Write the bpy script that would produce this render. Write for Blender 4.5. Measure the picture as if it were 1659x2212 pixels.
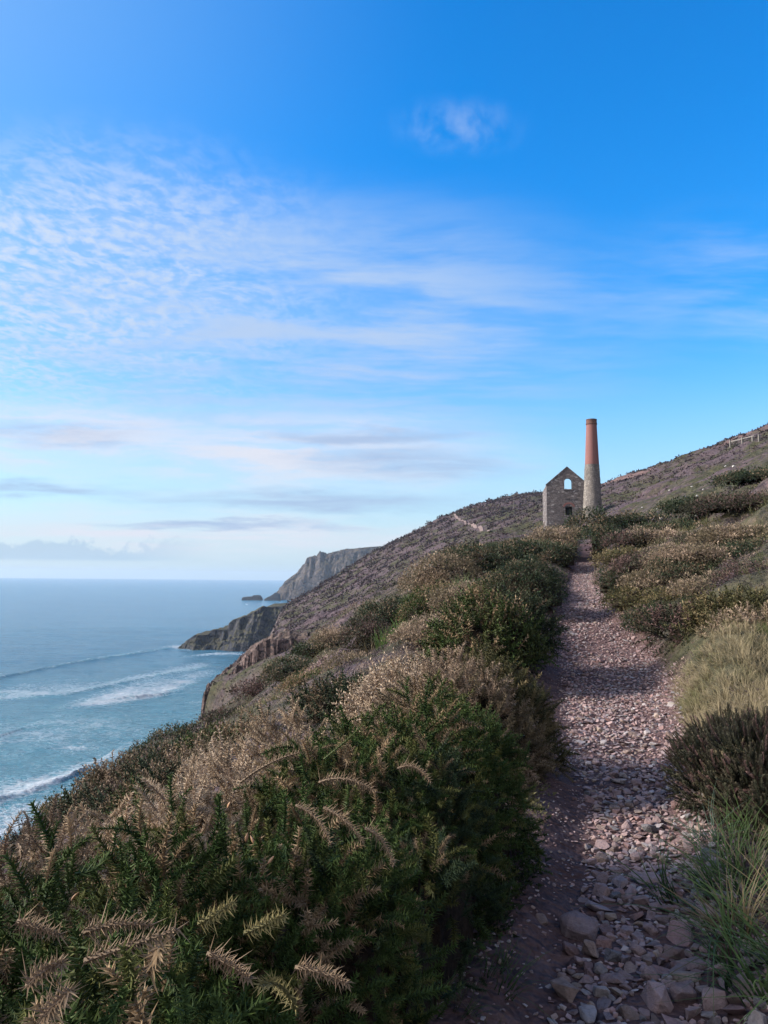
import bpy, bmesh, math, random
import numpy as np
from mathutils import Vector, Matrix

for o in list(bpy.data.objects):
    bpy.data.objects.remove(o)
random.seed(7)
RNG = np.random.default_rng(7)
SC = bpy.context.scene
COL = SC.collection
R = math.radians

# ------------------------------------------------------------------ camera
EYE = Vector((0.0, 0.0, 1.65))
SEA = -55.0
PITCH, ROLL, F = 4.91, 0.56, 769.0            # degrees, degrees, focal length in pixels of a 1024 high frame
cam_d = bpy.data.cameras.new('camera')
cam_d.sensor_fit = 'VERTICAL'
cam_d.sensor_height = 36.0
cam_d.sensor_width = 27.0
cam_d.lens = F / 1024 * 36
cam_d.clip_start = 0.05
cam_d.clip_end = 60000
cam = bpy.data.objects.new('camera', cam_d)
COL.objects.link(cam)
CAM_ROT = Matrix.Rotation(R(90 + PITCH), 4, 'X') @ Matrix.Rotation(R(ROLL), 4, 'Z')
cam.matrix_world = Matrix.Translation(EYE) @ CAM_ROT
SC.camera = cam

# ------------------------------------------------------------------ sun, sky, exposure
SUN_EL, SUN_AZ = 26.0, -88.0                  # azimuth from +Y, clockwise
sd = Vector((math.sin(R(SUN_AZ)) * math.cos(R(SUN_EL)), math.cos(R(SUN_AZ)) * math.cos(R(SUN_EL)), math.sin(R(SUN_EL))))
sun_d = bpy.data.lights.new('sun', 'SUN')
sun_d.energy = 3.2
sun_d.angle = R(11.0)                          # softened by the thin cloud
sun_d.color = (1.0, 0.89, 0.78)
sun = bpy.data.objects.new('sun', sun_d)
COL.objects.link(sun)
sun.rotation_euler = sd.to_track_quat('Z', 'Y').to_euler()
SC.view_settings.view_transform = 'Standard'
SC.view_settings.look = 'None'
SC.view_settings.exposure = 1.3
SC.view_settings.gamma = 1.0
SC.view_settings.use_curve_mapping = False
SC.cycles.use_denoising = True
SC.cycles.max_bounces = 6
SC.cycles.transparent_max_bounces = 6
SC.cycles.volume_bounces = 0


class NT:
    """small helper to write node trees"""
    def __init__(s, tree):
        s.t = tree
        s.n = tree.nodes
        s.l = tree.links
    def new(s, kind, **kw):
        n = s.n.new(kind)
        ins = kw.pop('ins', {})
        for k, v in kw.items():
            setattr(n, k, v)
        for k, v in ins.items():
            s.put(n.inputs[k], v)
        return n
    def put(s, sock, v):
        if isinstance(v, bpy.types.NodeSocket):
            s.l.new(v, sock)
        elif v is not None:
            if hasattr(sock, 'default_value') and sock.type == 'RGBA' and len(v) == 3:
                v = (*v, 1)
            sock.default_value = v
    def math(s, op, a, b=None, c=None, clamp=False):
        n = s.new('ShaderNodeMath', operation=op, use_clamp=clamp)
        for i, v in enumerate((a, b, c)):
            if v is not None:
                s.put(n.inputs[i], v)
        return n.outputs[0]
    def vmath(s, op, a, b=None):
        n = s.new('ShaderNodeVectorMath', operation=op)
        s.put(n.inputs[0], a)
        if b is not None:
            s.put(n.inputs[1] if op != 'SCALE' else n.inputs['Scale'], b)
        return n.outputs[0]
    def xyz(s, v):
        return s.new('ShaderNodeSeparateXYZ', ins={0: v}).outputs
    def comb(s, x, y, z):
        return s.new('ShaderNodeCombineXYZ', ins={0: x, 1: y, 2: z}).outputs[0]
    def noise(s, vec, scale, detail=4, rough=0.55, lac=2.0, dist=0.0, color=False):
        n = s.new('ShaderNodeTexNoise', ins={'Vector': vec, 'Scale': scale, 'Detail': detail, 'Roughness': rough, 'Lacunarity': lac, 'Distortion': dist})
        return n.outputs[1 if color else 0]
    def vor(s, vec, scale, feature='F1', rand=1.0):
        return s.new('ShaderNodeTexVoronoi', feature=feature, ins={'Vector': vec, 'Scale': scale, 'Randomness': rand}).outputs
    def ramp(s, fac, stops, interp='LINEAR'):
        n = s.new('ShaderNodeValToRGB', ins={0: fac})
        cr = n.color_ramp
        cr.interpolation = interp
        while len(cr.elements) < len(stops):
            cr.elements.new(0.5)
        for e, (p, c) in zip(cr.elements, stops):
            e.position = p
            e.color = (*c, 1) if not isinstance(c, (int, float)) else (c, c, c, 1)
        return n.outputs[0]
    def mix(s, fac, a, b, mode='MIX'):
        n = s.new('ShaderNodeMix', data_type='RGBA', blend_type=mode)
        s.put(n.inputs[0], fac)
        s.put(n.inputs[6], a)
        s.put(n.inputs[7], b)
        return n.outputs[2]
    def step(s, v, a, b):
        n = s.new('ShaderNodeMapRange', interpolation_type='SMOOTHSTEP', ins={0: v, 1: a, 2: b, 3: 0.0, 4: 1.0})
        return n.outputs[0]


def build_world():
    w = bpy.data.worlds.new('World')
    SC.world = w
    w.use_nodes = True
    t = NT(w.node_tree)
    t.n.clear()
    sky = t.new('ShaderNodeTexSky', sky_type='NISHITA', sun_disc=False, sun_elevation=R(SUN_EL), sun_rotation=R(SUN_AZ),
                altitude=60, air_density=1.0, dust_density=0.6, ozone_density=2.5)
    d = t.new('ShaderNodeTexCoord').outputs['Generated']
    d = t.vmath('NORMALIZE', d)
    x, y, z = t.xyz(d)
    zc = t.math('MAXIMUM', z, 0.0)
    # deeper blue overhead, as the photograph's sky
    hsv = t.new('ShaderNodeHueSaturation', ins={'Hue': 0.5, 'Saturation': 1.35, 'Value': 1.0, 'Color': sky.outputs[0]}).outputs[0]
    el = t.step(zc, 0.0, 0.55)
    tint = t.mix(el, (1.0, 1.0, 1.0), (0.20, 1.02, 1.28))
    base = t.mix(1.0, hsv, tint, 'MULTIPLY')
    base = t.mix(t.step(zc, 0.0, 0.30), t.mix(0.8, base, (1.95, 2.75, 3.55)), base)
    # cloud sheet: directions projected on a flat layer
    den = t.math('ADD', zc, 0.06)
    px = t.math('DIVIDE', x, den)
    py = t.math('DIVIDE', y, den)
    P = t.comb(px, py, 0.0)
    az = t.math('DIVIDE', x, t.math('MAXIMUM', y, 0.05))     # tangent of azimuth
    tel = t.math('DIVIDE', z, t.math('MAXIMUM', y, 0.05))
    def blob(cx, cy, rx, ry, soft=1.0):
        a = t.math('DIVIDE', t.math('SUBTRACT', az, cx), rx)
        b = t.math('DIVIDE', t.math('SUBTRACT', tel, cy), ry)
        r = t.math('SQRT', t.math('ADD', t.math('MULTIPLY', a, a), t.math('MULTIPLY', b, b)))
        return t.step(r, 1.0, 1.0 - soft)
    warp = t.vmath('SCALE', t.vmath('SUBTRACT', t.noise(P, 1.3, 3, color=True), (0.5, 0.5, 0.5)), 0.22)
    Pw = t.vmath('ADD', P, warp)
    # mackerel cloudlets, upper left
    rip = t.vmath('ADD', Pw, t.vmath('SCALE', t.vmath('SUBTRACT', t.noise(Pw, 5.0, 3, color=True), (0.5, 0.5, 0.5)), 0.07))
    mk = t.noise(t.vmath('MULTIPLY', rip, (21.0, 17.0, 1.0)), 1.0, 3, 0.5)
    mk2 = t.noise(t.vmath('MULTIPLY', rip, (46.0, 38.0, 1.0)), 1.0, 3, 0.6)
    mk = t.step(t.math('ADD', t.math('MULTIPLY', mk, 0.68), t.math('MULTIPLY', mk2, 0.32)), 0.37, 0.65)
    soft = t.noise(Pw, 1.5, 5, 0.55)
    soft2 = t.noise(t.vmath('MULTIPLY', Pw, (1.0, 2.6, 1.0)), 3.1, 4, 0.6)
    mk_mask = t.math('MULTIPLY', blob(-0.44, 0.385, 0.50, 0.27, 0.75), t.step(t.math('ADD', t.math('MULTIPLY', soft, .6), t.math('MULTIPLY', soft2, .4)), 0.30, 0.54))
    mk = t.math('MULTIPLY', t.math('ADD', t.math('MULTIPLY', mk, 0.64), 0.26), mk_mask)
    # veils: soft streaks
    st = t.noise(t.vmath('MULTIPLY', Pw, (1.3, 3.6, 1.0)), 1.0, 6, 0.60)
    veil = t.math('MULTIPLY', t.math('ADD', t.math('MULTIPLY', t.step(st, 0.36, 0.66), .75), .25), blob(-0.10, 0.34, 0.58, 0.24, 0.9))
    veil = t.math('MULTIPLY', veil, 1.0)
    veil2 = t.math('MULTIPLY', t.math('MULTIPLY', t.step(st, 0.34, 0.72), blob(0.55, 0.40, 0.36, 0.14)), 0.55)
    wisp = t.math('MULTIPLY', t.math('MULTIPLY', t.step(t.noise(t.vmath('MULTIPLY', rip, (24.0, 9.0, 1.0)), 1.0, 4, 0.6), 0.30, 0.80), blob(0.095, 0.615, 0.115, 0.055)), 0.30)
    dif = t.math('MULTIPLY', blob(-0.72, 0.85, 0.85, 0.80), 0.62)
    # low layered bank over the sea
    tp = t.math('MAXIMUM', tel, 0.0)
    lowc = t.comb(t.math('MULTIPLY', az, 3.4), t.math('MULTIPLY', t.math('POWER', tp, 0.75), 16.0), 3.7)
    nz = t.xyz(t.noise(lowc, 1.1, 6, 0.62, color=True))
    azw = t.math('ADD', az, t.math('MULTIPLY', t.math('SUBTRACT', nz[0], 0.5), 0.26))
    telw = t.math('ADD', tel, t.math('MULTIPLY', t.math('SUBTRACT', nz[1], 0.5), 0.060))
    def wb(cx, cy, rx, ry, soft=0.95):
        a = t.math('DIVIDE', t.math('SUBTRACT', azw, cx), rx)
        b = t.math('DIVIDE', t.math('SUBTRACT', telw, cy), ry)
        r = t.math('SQRT', t.math('ADD', t.math('MULTIPLY', a, a), t.math('MULTIPLY', b, b)))
        return t.step(r, 1.0, 1.0 - soft)
    def mx(*v):
        r = v[0]
        for q in v[1:]:
            r = t.math('MAXIMUM', r, q)
        return r
    lw = t.vmath('ADD', lowc, t.vmath('SCALE', t.vmath('SUBTRACT', t.noise(lowc, 1.6, 5, color=True), (0.5, 0.5, 0.5)), 0.8))
    stk = t.step(t.noise(t.vmath('MULTIPLY', lw, (1.0, 1.5, 1.0)), 1.6, 6, 0.62), 0.36, 0.62)
    low = t.math('MULTIPLY', t.math('ADD', t.math('MULTIPLY', stk, 0.60), 0.42), mx(wb(-0.42, 0.175, 0.40, 0.080), wb(-0.12, 0.160, 0.42, 0.090), wb(-0.28, 0.056, 0.60, 0.046), wb(0.12, 0.050, 0.30, 0.035)))
    gst = t.step(t.noise(t.vmath('MULTIPLY', lw, (1.0, 2.2, 1.0)), 1.9, 5, 0.6), 0.30, 0.60)
    grey = t.math('MULTIPLY', t.math('ADD', t.math('MULTIPLY', gst, 0.6), 0.4), mx(wb(0.04, 0.148, 0.17, 0.030), wb(-0.10, 0.100, 0.34, 0.019), wb(-0.43, 0.182, 0.17, 0.022), wb(-0.46, 0.108, 0.22, 0.017), wb(-0.22, 0.070, 0.24, 0.008), wb(-0.02, 0.185, 0.20, 0.018)))
    # puffs on the horizon
    pz = t.comb(t.math('MULTIPLY', az, 26.0), t.math('MULTIPLY', tel, 30.0), 1.0)
    puff = t.math('SUBTRACT', t.math('ADD', t.math('MULTIPLY', t.noise(pz, 0.7, 5, 0.62), 0.10), -0.002), tel)
    puff = t.math('MULTIPLY', t.step(puff, 0.0, 0.010), t.math('MULTIPLY', t.step(tel, 0.016, 0.022), t.step(az, -0.20, -0.36)))
    c = base
    white = (2.75, 3.15, 3.75)
    c = t.mix(dif, c, (1.05, 2.0, 3.5))
    c = t.mix(mk, c, white)
    c = t.mix(veil, c, (1.95, 2.60, 3.70))
    c = t.mix(veil2, c, white)
    c = t.mix(wisp, c, white)
    c = t.mix(t.math('MULTIPLY', low, 0.92), c, (3.25, 3.3, 3.7))
    c = t.mix(t.math('MULTIPLY', grey, 0.80), c, (1.60, 2.15, 3.15))
    c = t.mix(t.math('MULTIPLY', puff, 0.55), c, (1.5, 2.2, 3.1))
    # bright cloud added unseen behind the walker, with the sun's glow, as fill light
    bk = t.math('MULTIPLY', t.step(y, 0.15, -0.35), t.math('ADD', t.math('MULTIPLY', t.step(t.noise(P, 1.1, 4, 0.6), .35, .6), .6), .4))
    c = t.mix(t.math('MULTIPLY', bk, t.step(z, -.02, .1)), c, (3.6, 3.5, 3.6))
    sdn = t.new('ShaderNodeVectorMath', operation='DOT_PRODUCT', ins={0: d, 1: tuple(sd)}).outputs['Value']
    glow = t.math('POWER', t.math('MAXIMUM', sdn, 0.0), 10.0)
    c = t.mix(1.0, c, t.mix(glow, (0, 0, 0), (9.0, 7.6, 6.2)), 'ADD')
    bg = t.new('ShaderNodeBackground', ins={'Color': c, 'Strength': 0.1})
    out = t.new('ShaderNodeOutputWorld', ins={'Surface': bg.outputs[0]})
build_world()

# ------------------------------------------------------------------ helpers
CAM3 = np.array(CAM_ROT.to_3x3())
EYE_A = np.array(EYE)
def at(u, v, y):
    """world point seen at (u, v) of the 1659x2212 view, y metres in front"""
    k = 1024 / 2212
    d = CAM3 @ np.array([(u * k - 384.0) / F, -(v * k - 512.0) / F, -1.0])
    return EYE_A + d * (y / d[1])
def to_px(p):
    q = (np.asarray(p) - EYE_A) @ CAM3
    k = 2212 / 1024
    return (384 + F * q[..., 0] / -q[..., 2]) * k, (512 - F * q[..., 1] / -q[..., 2]) * k

def _hash(ix, iy, iz, seed):
    h = (ix.astype(np.int64) * 374761393 + iy.astype(np.int64) * 668265263 + iz.astype(np.int64) * 2147483647 + seed * 974634777) & 0xFFFFFFFF
    h = ((h ^ (h >> 13)) * 1274126177) & 0xFFFFFFFF
    h = h ^ (h >> 16)
    return (h & 0xFFFFFF) / float(0x1000000)
def vnoise(x, y, z=None, seed=0):
    x = np.asarray(x, float); y = np.asarray(y, float)
    z = np.zeros_like(x) if z is None else np.asarray(z, float)
    ix, iy, iz = np.floor(x), np.floor(y), np.floor(z)
    fx, fy, fz = x - ix, y - iy, z - iz
    fx, fy, fz = (f * f * f * (f * (f * 6 - 15) + 10) for f in (fx, fy, fz))
    r = 0
    for a in (0, 1):
        for b in (0, 1):
            for c in (0, 1):
                w = (fx if a else 1 - fx) * (fy if b else 1 - fy) * (fz if c else 1 - fz)
                r = r + w * _hash(ix + a, iy + b, iz + c, seed)
    return r * 2 - 1
def fbm(x, y, z=None, oct=4, seed=0, rough=0.5):
    s, a, tot = 0, 1.0, 0
    for i in range(oct):
        k = 2.03 ** i
        s = s + a * vnoise(np.asarray(x) * k + 17.3 * i, np.asarray(y) * k - 9.1 * i, None if z is None else np.asarray(z) * k, seed + i)
        tot += a
        a *= rough
    return s / tot
def worley(x, y, seed=0):
    """distance to the nearest feature point and a random number for its cell"""
    x = np.asarray(x, float); y = np.asarray(y, float)
    ix, iy = np.floor(x), np.floor(y)
    best = np.full(x.shape, 9.0); idv = np.zeros(x.shape)
    for a in (-1, 0, 1):
        for b in (-1, 0, 1):
            cx, cy = ix + a, iy + b
            z0 = np.zeros_like(cx)
            d = np.hypot(cx + .15 + .7 * _hash(cx, cy, z0, seed) - x, cy + .15 + .7 * _hash(cx, cy, z0, seed + 1) - y)
            k = d < best
            best = np.where(k, d, best)
            idv = np.where(k, _hash(cx, cy, z0, seed + 2), idv)
    return best, idv
def sstep(x, a, b):
    t = np.clip((x - a) / (b - a), 0, 1)
    return t * t * (3 - 2 * t)

def mesh_obj(name, V, Fc, mat, parent=None, smooth=False, col=None, sides=None, attrs=None):
    """one mesh object out of arrays; Fc: (n,3) or (n,4) or list of those"""
    me = bpy.data.meshes.new(name)
    V = np.asarray(V, np.float32)
    Fl = Fc if isinstance(Fc, list) else [Fc]
    Fl = [np.asarray(f, np.int32) for f in Fl if len(f)]
    me.vertices.add(len(V))
    me.vertices.foreach_set('co', V.ravel())
    loops = np.concatenate([f.ravel() for f in Fl])
    tot = np.concatenate([np.full(len(f), f.shape[1], np.int32) for f in Fl])
    st = np.concatenate([[0], np.cumsum(tot)[:-1]]).astype(np.int32)
    me.loops.add(len(loops))
    me.loops.foreach_set('vertex_index', loops)
    me.polygons.add(len(tot))
    me.polygons.foreach_set('loop_start', st)
    me.polygons.foreach_set('loop_total', tot)
    me.polygons.foreach_set('use_smooth', np.full(len(tot), smooth))
    me.update(calc_edges=True)
    if col is not None:
        a = me.attributes.new('Col', 'FLOAT_COLOR', 'POINT')
        c = np.ones((len(V), 4), np.float32)
        c[:, :3] = col
        a.data.foreach_set('color', c.ravel())
    for k, val in (attrs or {}).items():
        a = me.attributes.new(k, 'FLOAT', 'POINT')
        a.data.foreach_set('value', np.asarray(val, np.float32))
    if mat:
        me.materials.append(mat)
    o = bpy.data.objects.new(name, me)
    COL.objects.link(o)
    if parent:
        o.parent = parent
    return o
def tag(o, label=None, cat=None, group=None, kind=None):
    for k, v in (('label', label), ('category', cat), ('group', group), ('kind', kind)):
        if v:
            o[k] = v
    return o
def empty(name, loc, label=None, cat=None, group=None, rz=0):
    o = bpy.data.objects.new(name, None)
    COL.objects.link(o)
    o.location = loc
    o.rotation_euler = (0, 0, rz)
    o.empty_display_size = 0.2
    return tag(o, label, cat, group)
def grid_faces(nr, nc):
    i = np.arange((nr - 1) * nc).reshape(nr - 1, nc)[:, :-1].ravel()
    return np.stack([i, i + 1, i + nc + 1, i + nc], 1)
def mat(name):
    m = bpy.data.materials.new(name)
    m.use_nodes = True
    t = NT(m.node_tree)
    t.n.clear()
    return m, t
def finish(t, bsdf, disp=None):
    t.new('ShaderNodeOutputMaterial', ins={'Surface': bsdf, 'Displacement': disp})
def bsdf(t, color, rough=0.8, spec=0.3, normal=None, **kw):
    n = t.new('ShaderNodeBsdfPrincipled', ins={'Base Color': color, 'Roughness': rough, 'Specular IOR Level': spec})
    if normal is not None:
        t.put(n.inputs['Normal'], normal)
    return n.outputs[0]
def bump(t, h, strength=0.5, dist=0.1):
    return t.new('ShaderNodeBump', ins={'Height': h, 'Strength': strength, 'Distance': dist}).outputs[0]

# ------------------------------------------------------------------ hillside (heights in metres, camera on the path at the origin)
PATH = np.array([  # y, x of the middle, height, half width
    (-6, -2.3, -.35, .55), (0, -.12, -.02, .55), (2.9, .86, 0, .54), (3.7, 1.15, 0, .49), (4.3, 1.35, 0, .45), (5.3, 1.64, .0, .48), (7.8, 2.28, .05, .66), (10.5, 2.97, .15, .82),
    (13.2, 3.63, .42, .80), (15.4, 3.98, .83, .62), (20, 5.22, 1.15, .46), (25, 6.35, 1.45, .42), (33, 8.6, 2.3, .45), (45, 11.8, 3.6, .5), (60, 16, 4.6, .5)])
def path_x(y): return np.interp(y, PATH[:, 0], PATH[:, 1])
def path_z(y):
    return (np.interp(y - .8, PATH[:, 0], PATH[:, 2]) + np.interp(y, PATH[:, 0], PATH[:, 2]) + np.interp(y + .8, PATH[:, 0], PATH[:, 2])) / 3
def path_w(y): return np.interp(y, PATH[:, 0], PATH[:, 3])

CTRL = [  # x, y, z
    (-.6, .5, -.1), (-1.5, 1, -.3), (-3, 2, -.95), (-3, 5, -1.2), (-1.5, 3, -.4), (0, 3, 0.05), (-6, 4, -2.8), (-6, 8, -2.6), (.5, 6, .1), (-2, 8, -.8), (1.5, 10, .4),
    (-.5, -2, -.3), (-3, -3, -1.3), (-7, -3, -3.4), (-12, 0, -6.5), (2, -2, .1), (5, -3, .9), (10, -3, 2.4), (0, 12, .3), (2.2, 14, 1.0), (-4, 13, -1.7), (3.4, 20, 1.55),
    (1.6, .5, .25), (2.2, 2.5, .3), (3, 2, .55), (2.9, 5, .28), (4, 5, .7), (6, 4, 1.5), (4.2, 8, .5), (5.5, 8, .85), (8, 8, 1.9), (12, 5, 3.2), (30, 10, 9), (20, -5, 6)]
CTRL_UV = [  # u, v, y: ground seen in the photograph
    (60, 1815, 18), (200, 1714, 24), (330, 1628, 32), (445, 1574, 42), (445, 1610, 58), (330, 1660, 55), (200, 1800, 50), (60, 1980, 45), (-200, 2060, 20), (-300, 2600, 40),
    (250, 1778, 14), (420, 1680, 16), (560, 1580, 20), (560, 1498, 34), (660, 1488, 22), (830, 1420, 19), (950, 1340, 21), (740, 1360, 32), (620, 1426, 36), (520, 1514, 42),
    (900, 1270, 32), (960, 1236, 34), (1060, 1212, 38), (1175, 1175, 45), (1240, 1160, 60),
    (1000, 1235, 60), (900, 1290, 60), (740, 1385, 60), (600, 1470, 65), (520, 1540, 75), (480, 1580, 90),
    (447, 1500, 116), (470, 1472, 122), (500, 1440, 142), (533, 1411, 162), (589, 1388, 232), (600, 1346, 300), (634, 1303, 380), (753, 1230, 402), (839, 1178, 415),
    (880, 1160, 420), (940, 1130, 425), (1000, 1104, 430), (1080, 1080, 432), (1175, 1068, 425), (1240, 1062, 400),
    (560, 1440, 110), (650, 1400, 120), (740, 1350, 130), (829, 1310, 140), (950, 1230, 140), (1080, 1160, 150), (1180, 1120, 160), (1222, 1146, 138), (1290, 1130, 135),
    (680, 1350, 240), (800, 1270, 260), (920, 1190, 280), (1060, 1125, 300), (1180, 1090, 320),
    (650, 1325, 520), (753, 1262, 520), (880, 1200, 540), (1000, 1150, 560), (1175, 1110, 560), (800, 1300, 690), (1175, 1160, 700), (500, 1380, 600),
    (1659, 1450, 8), (1659, 1345, 10.5), (1500, 1355, 11.5), (1659, 1285, 12.5), (1659, 1205, 16), (1659, 1110, 24), (1500, 1165, 29), (1400, 1220, 24), (1360, 1280, 17.5),
    (1659, 1005, 56), (1500, 1035, 85), (1800, 1080, 20), (1800, 960, 52), (2000, 900, 60), (2000, 1000, 26), (1400, 1100, 72), (1330, 1150, 65), (1500, 1100, 48), (1659, 1060, 36),
    (1659, 925, 172), (1589, 948, 178), (1500, 984, 188), (1400, 1020, 202), (1300, 1056, 220), (1800, 880, 165), (2000, 830, 160),
    (1659, 950, 280), (1500, 1010, 290), (1300, 1070, 320), (1800, 920, 280), (1659, 990, 500), (1500, 1040, 500), (1300, 1085, 500), (1800, 960, 500), (1300, 1130, 690), (1659, 1040, 690)]
CP = np.array(CTRL + [tuple(at(*c)) for c in CTRL_UV])
def _dom(x, y):
    r = np.hypot(x, y)
    return np.arctan2(x, y) * 1.6, np.log(np.maximum(r, .4))
_ct, _cl = _dom(CP[:, 0], CP[:, 1])
_ce = (CP[:, 2] - EYE.z) / np.maximum(np.hypot(CP[:, 0], CP[:, 1]), .4)
def _phi(r2): return np.sqrt(r2 + .12 ** 2)
def _fit():
    n = len(CP)
    A = np.zeros((n + 3, n + 3))
    A[:n, :n] = _phi((_ct[:, None] - _ct) ** 2 + (_cl[:, None] - _cl) ** 2) + np.eye(n) * -.004
    A[:n, n:] = np.stack([np.ones(n), _ct, _cl], 1)
    A[n:, :n] = A[:n, n:].T
    return np.linalg.solve(A, np.concatenate([_ce, np.zeros(3)]))
_W = _fit()
COAST = np.array([tuple(at(u, v, y)[:2]) for u, v, y in [(60, 1800, 18), (200, 1690, 24), (330, 1600, 32), (445, 1548, 42)]]
                 + [(-9.2, 47), (-7.4, 62), (-9.5, 85), (-13, 103), tuple(at(446, 1490, 116)[:2]), tuple(at(468, 1470, 122)[:2]), tuple(at(533, 1411, 162)[:2]), tuple(at(587, 1388, 232)[:2]), tuple(at(600, 1346, 300)[:2]),
                    tuple(at(625, 1303, 380)[:2]), (-60, 470), (-70, 640), (-60, 900)])
COAST = np.concatenate([[(-15, -40), (-11, -8), (-9, 6)], COAST])
def coast_x(y): return np.interp(y, COAST[:, 1], COAST[:, 0])

def base_h(x, y):
    """ground height without the fine lumps"""
    x = np.asarray(x, float); y = np.asarray(y, float)
    sh = x.shape
    x, y = x.ravel(), y.ravel()
    t, l = _dom(x, y)
    e = np.empty_like(t)
    for i in range(0, len(t), 20000):
        s = slice(i, i + 20000)
        K = _phi((t[s, None] - _ct) ** 2 + (l[s, None] - _cl) ** 2)
        e[s] = K @ _W[:-3] + _W[-3] + _W[-2] * t[s] + _W[-1] * l[s]
    r = np.maximum(np.hypot(x, y), .4)
    z = EYE.z + e * r
    # beyond the convex edge the slope drops to the sea; steep and rocky further along
    d = coast_x(y) + fbm(y / 9, y * 0, oct=3, seed=5) * np.clip(y / 60, .15, 3.0) - x
    steep = np.interp(y, [0, 50, 100, 116, 125, 160, 220], [1.0, 1.1, 2.0, 4.0, 4.0, 1.4, 1.4])
    z = np.where(d > 0, z - steep * np.maximum(d, 0) * sstep(d, -.5, 3 * np.ones_like(d)), z)
    z = np.maximum(z, SEA - 6)
    # trodden path
    px, pz, pw = path_x(y), path_z(y), path_w(y)
    a = np.abs(x - px)
    m = 1 - sstep(a, pw * .8, pw * 1.0 + .75)
    m = m * (1 - sstep(y, 40, 55)) * sstep(y, -7, -4)
    dish = .10 * sstep(a, pw * .5, pw * 1.2)
    return (z * (1 - m) + (pz + dish + (x - px) * .04) * m).reshape(sh)
def mounds(x, y):
    """cushions of heath: height 0..1 and a random number per cushion, fine near the path and broad on the far hill"""
    r = np.hypot(x, y)
    w1, w2 = fbm(x / 1.3, y / 1.3, oct=2, seed=91) * .45, fbm(x / 1.3 + 40, y / 1.3, oct=2, seed=92) * .45
    # cushions are drawn out down the slope
    a = x * .83 + y * .20 + w1
    b = y * .55 - x * .16 + w2
    d1, i1 = worley(a / 1.5, b / 1.2, 95)
    d2, i2 = worley(a / 5.0, b / 4.0, 97)
    m1, m2 = np.clip(1 - (d1 / .75) ** 2, 0, 1), np.clip(1 - (d2 / .75) ** 2, 0, 1)
    k = sstep(r, 38, 75)
    return m1, i1, m2, i2, k
def lumps(x, y):
    r = np.hypot(x, y)
    px, pw = path_x(y), path_w(y)
    off = sstep(np.abs(x - px), pw * .9, pw + 1.5)
    off = np.where(y > 45, 1, off)
    h = fbm(x / 1.1, y / 1.1, oct=3, seed=21) * .10 * off + fbm(x * 3.1, y * 3.1, oct=3, seed=22) * .025 * (r < 25)
    k = sstep(r, 6, 40)
    h = h + k * off * (fbm(x / 4.5, y / 4.5, oct=4, seed=23) * .55)
    m1, i1, m2, i2, km = mounds(x, y)
    h = h + off * sstep(r, 7, 13) * (1 - sstep(coast_x(y) - x, -1.0, 1.5)) * (m1 * (.18 + .34 * i1) * (1 - .55 * km) * np.where(x < path_x(y), .5, 1.0 + .5 * (r < 40)) + m2 * (.3 + .9 * i2) * km)
    k2 = sstep(r, 60, 200)
    h = h + k2 * (fbm(x / 16, y / 16, oct=5, seed=24) * 1.8)
    # rocky ribs on the cliffs
    d = coast_x(y) - x
    rock = sstep(d, 0, 3) * sstep(r, 50, 90)
    h = h + rock * (np.abs(fbm(x / 3.5, y / 3.5, oct=4, seed=31)) * -3.2)
    return h
def ground_h(x, y):
    return base_h(x, y) + lumps(np.asarray(x, float), np.asarray(y, float))

def raycast(u, v, y0=.8, y1=700, n=6000):
    """where the view line through (u, v) meets the ground"""
    ys = np.exp(np.linspace(math.log(y0), math.log(y1), n))
    a, b = at(u, v, 1.0), EYE_A
    P = b + (a - b) * ys[:, None]
    for i in range(0, n, 500):
        g = ground_h(P[i:i + 500, 0], P[i:i + 500, 1])
        k = np.nonzero(P[i:i + 500, 2] <= g)[0]
        if len(k):
            return P[i + k[0]]
    return P[-1]

TH = np.radians(np.concatenate([np.linspace(-130, -34, 60)[:-1], np.linspace(-34, 34, 420), np.linspace(34, 130, 60)[1:]]))
RR = np.exp(np.concatenate([np.linspace(math.log(.35), math.log(3), 90)[:-1], np.linspace(math.log(3), math.log(720), 560)]))
BROW = np.array([tuple(at(u, v, y)[:2]) for u, v, y in [(1325, 1062, 214), (1380, 1042, 205), (1430, 1024, 196), (1500, 1000, 184), (1560, 975, 178), (1600, 965, 174), (1660, 940, 168)]])
BANK = np.array([tuple(at(u, v, y)[:2]) for u, v, y in [(1306, 1138, 112), (1330, 1126, 116), (1355, 1114, 119), (1388, 1103, 123)]])
def seg_dist(x, y, P):
    d = np.full(np.shape(x), 1e9)
    for a, b in zip(P[:-1], P[1:]):
        ab = b - a
        f = np.clip(((x - a[0]) * ab[0] + (y - a[1]) * ab[1]) / (ab @ ab), 0, 1)
        d = np.minimum(d, np.hypot(x - a[0] - f * ab[0], y - a[1] - f * ab[1]))
    return d
def brow_mask(x, y):
    d = seg_dist(x, y, BROW) + 3.5 * fbm(x / 7, y / 7, oct=3, seed=61)
    e = seg_dist(x, y, BANK) + .9 * fbm(x / 2, y / 2, oct=3, seed=62)
    return np.maximum(1 - sstep(d, 2.5, 6.5), 1 - sstep(e, .8, 2.0))
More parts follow.
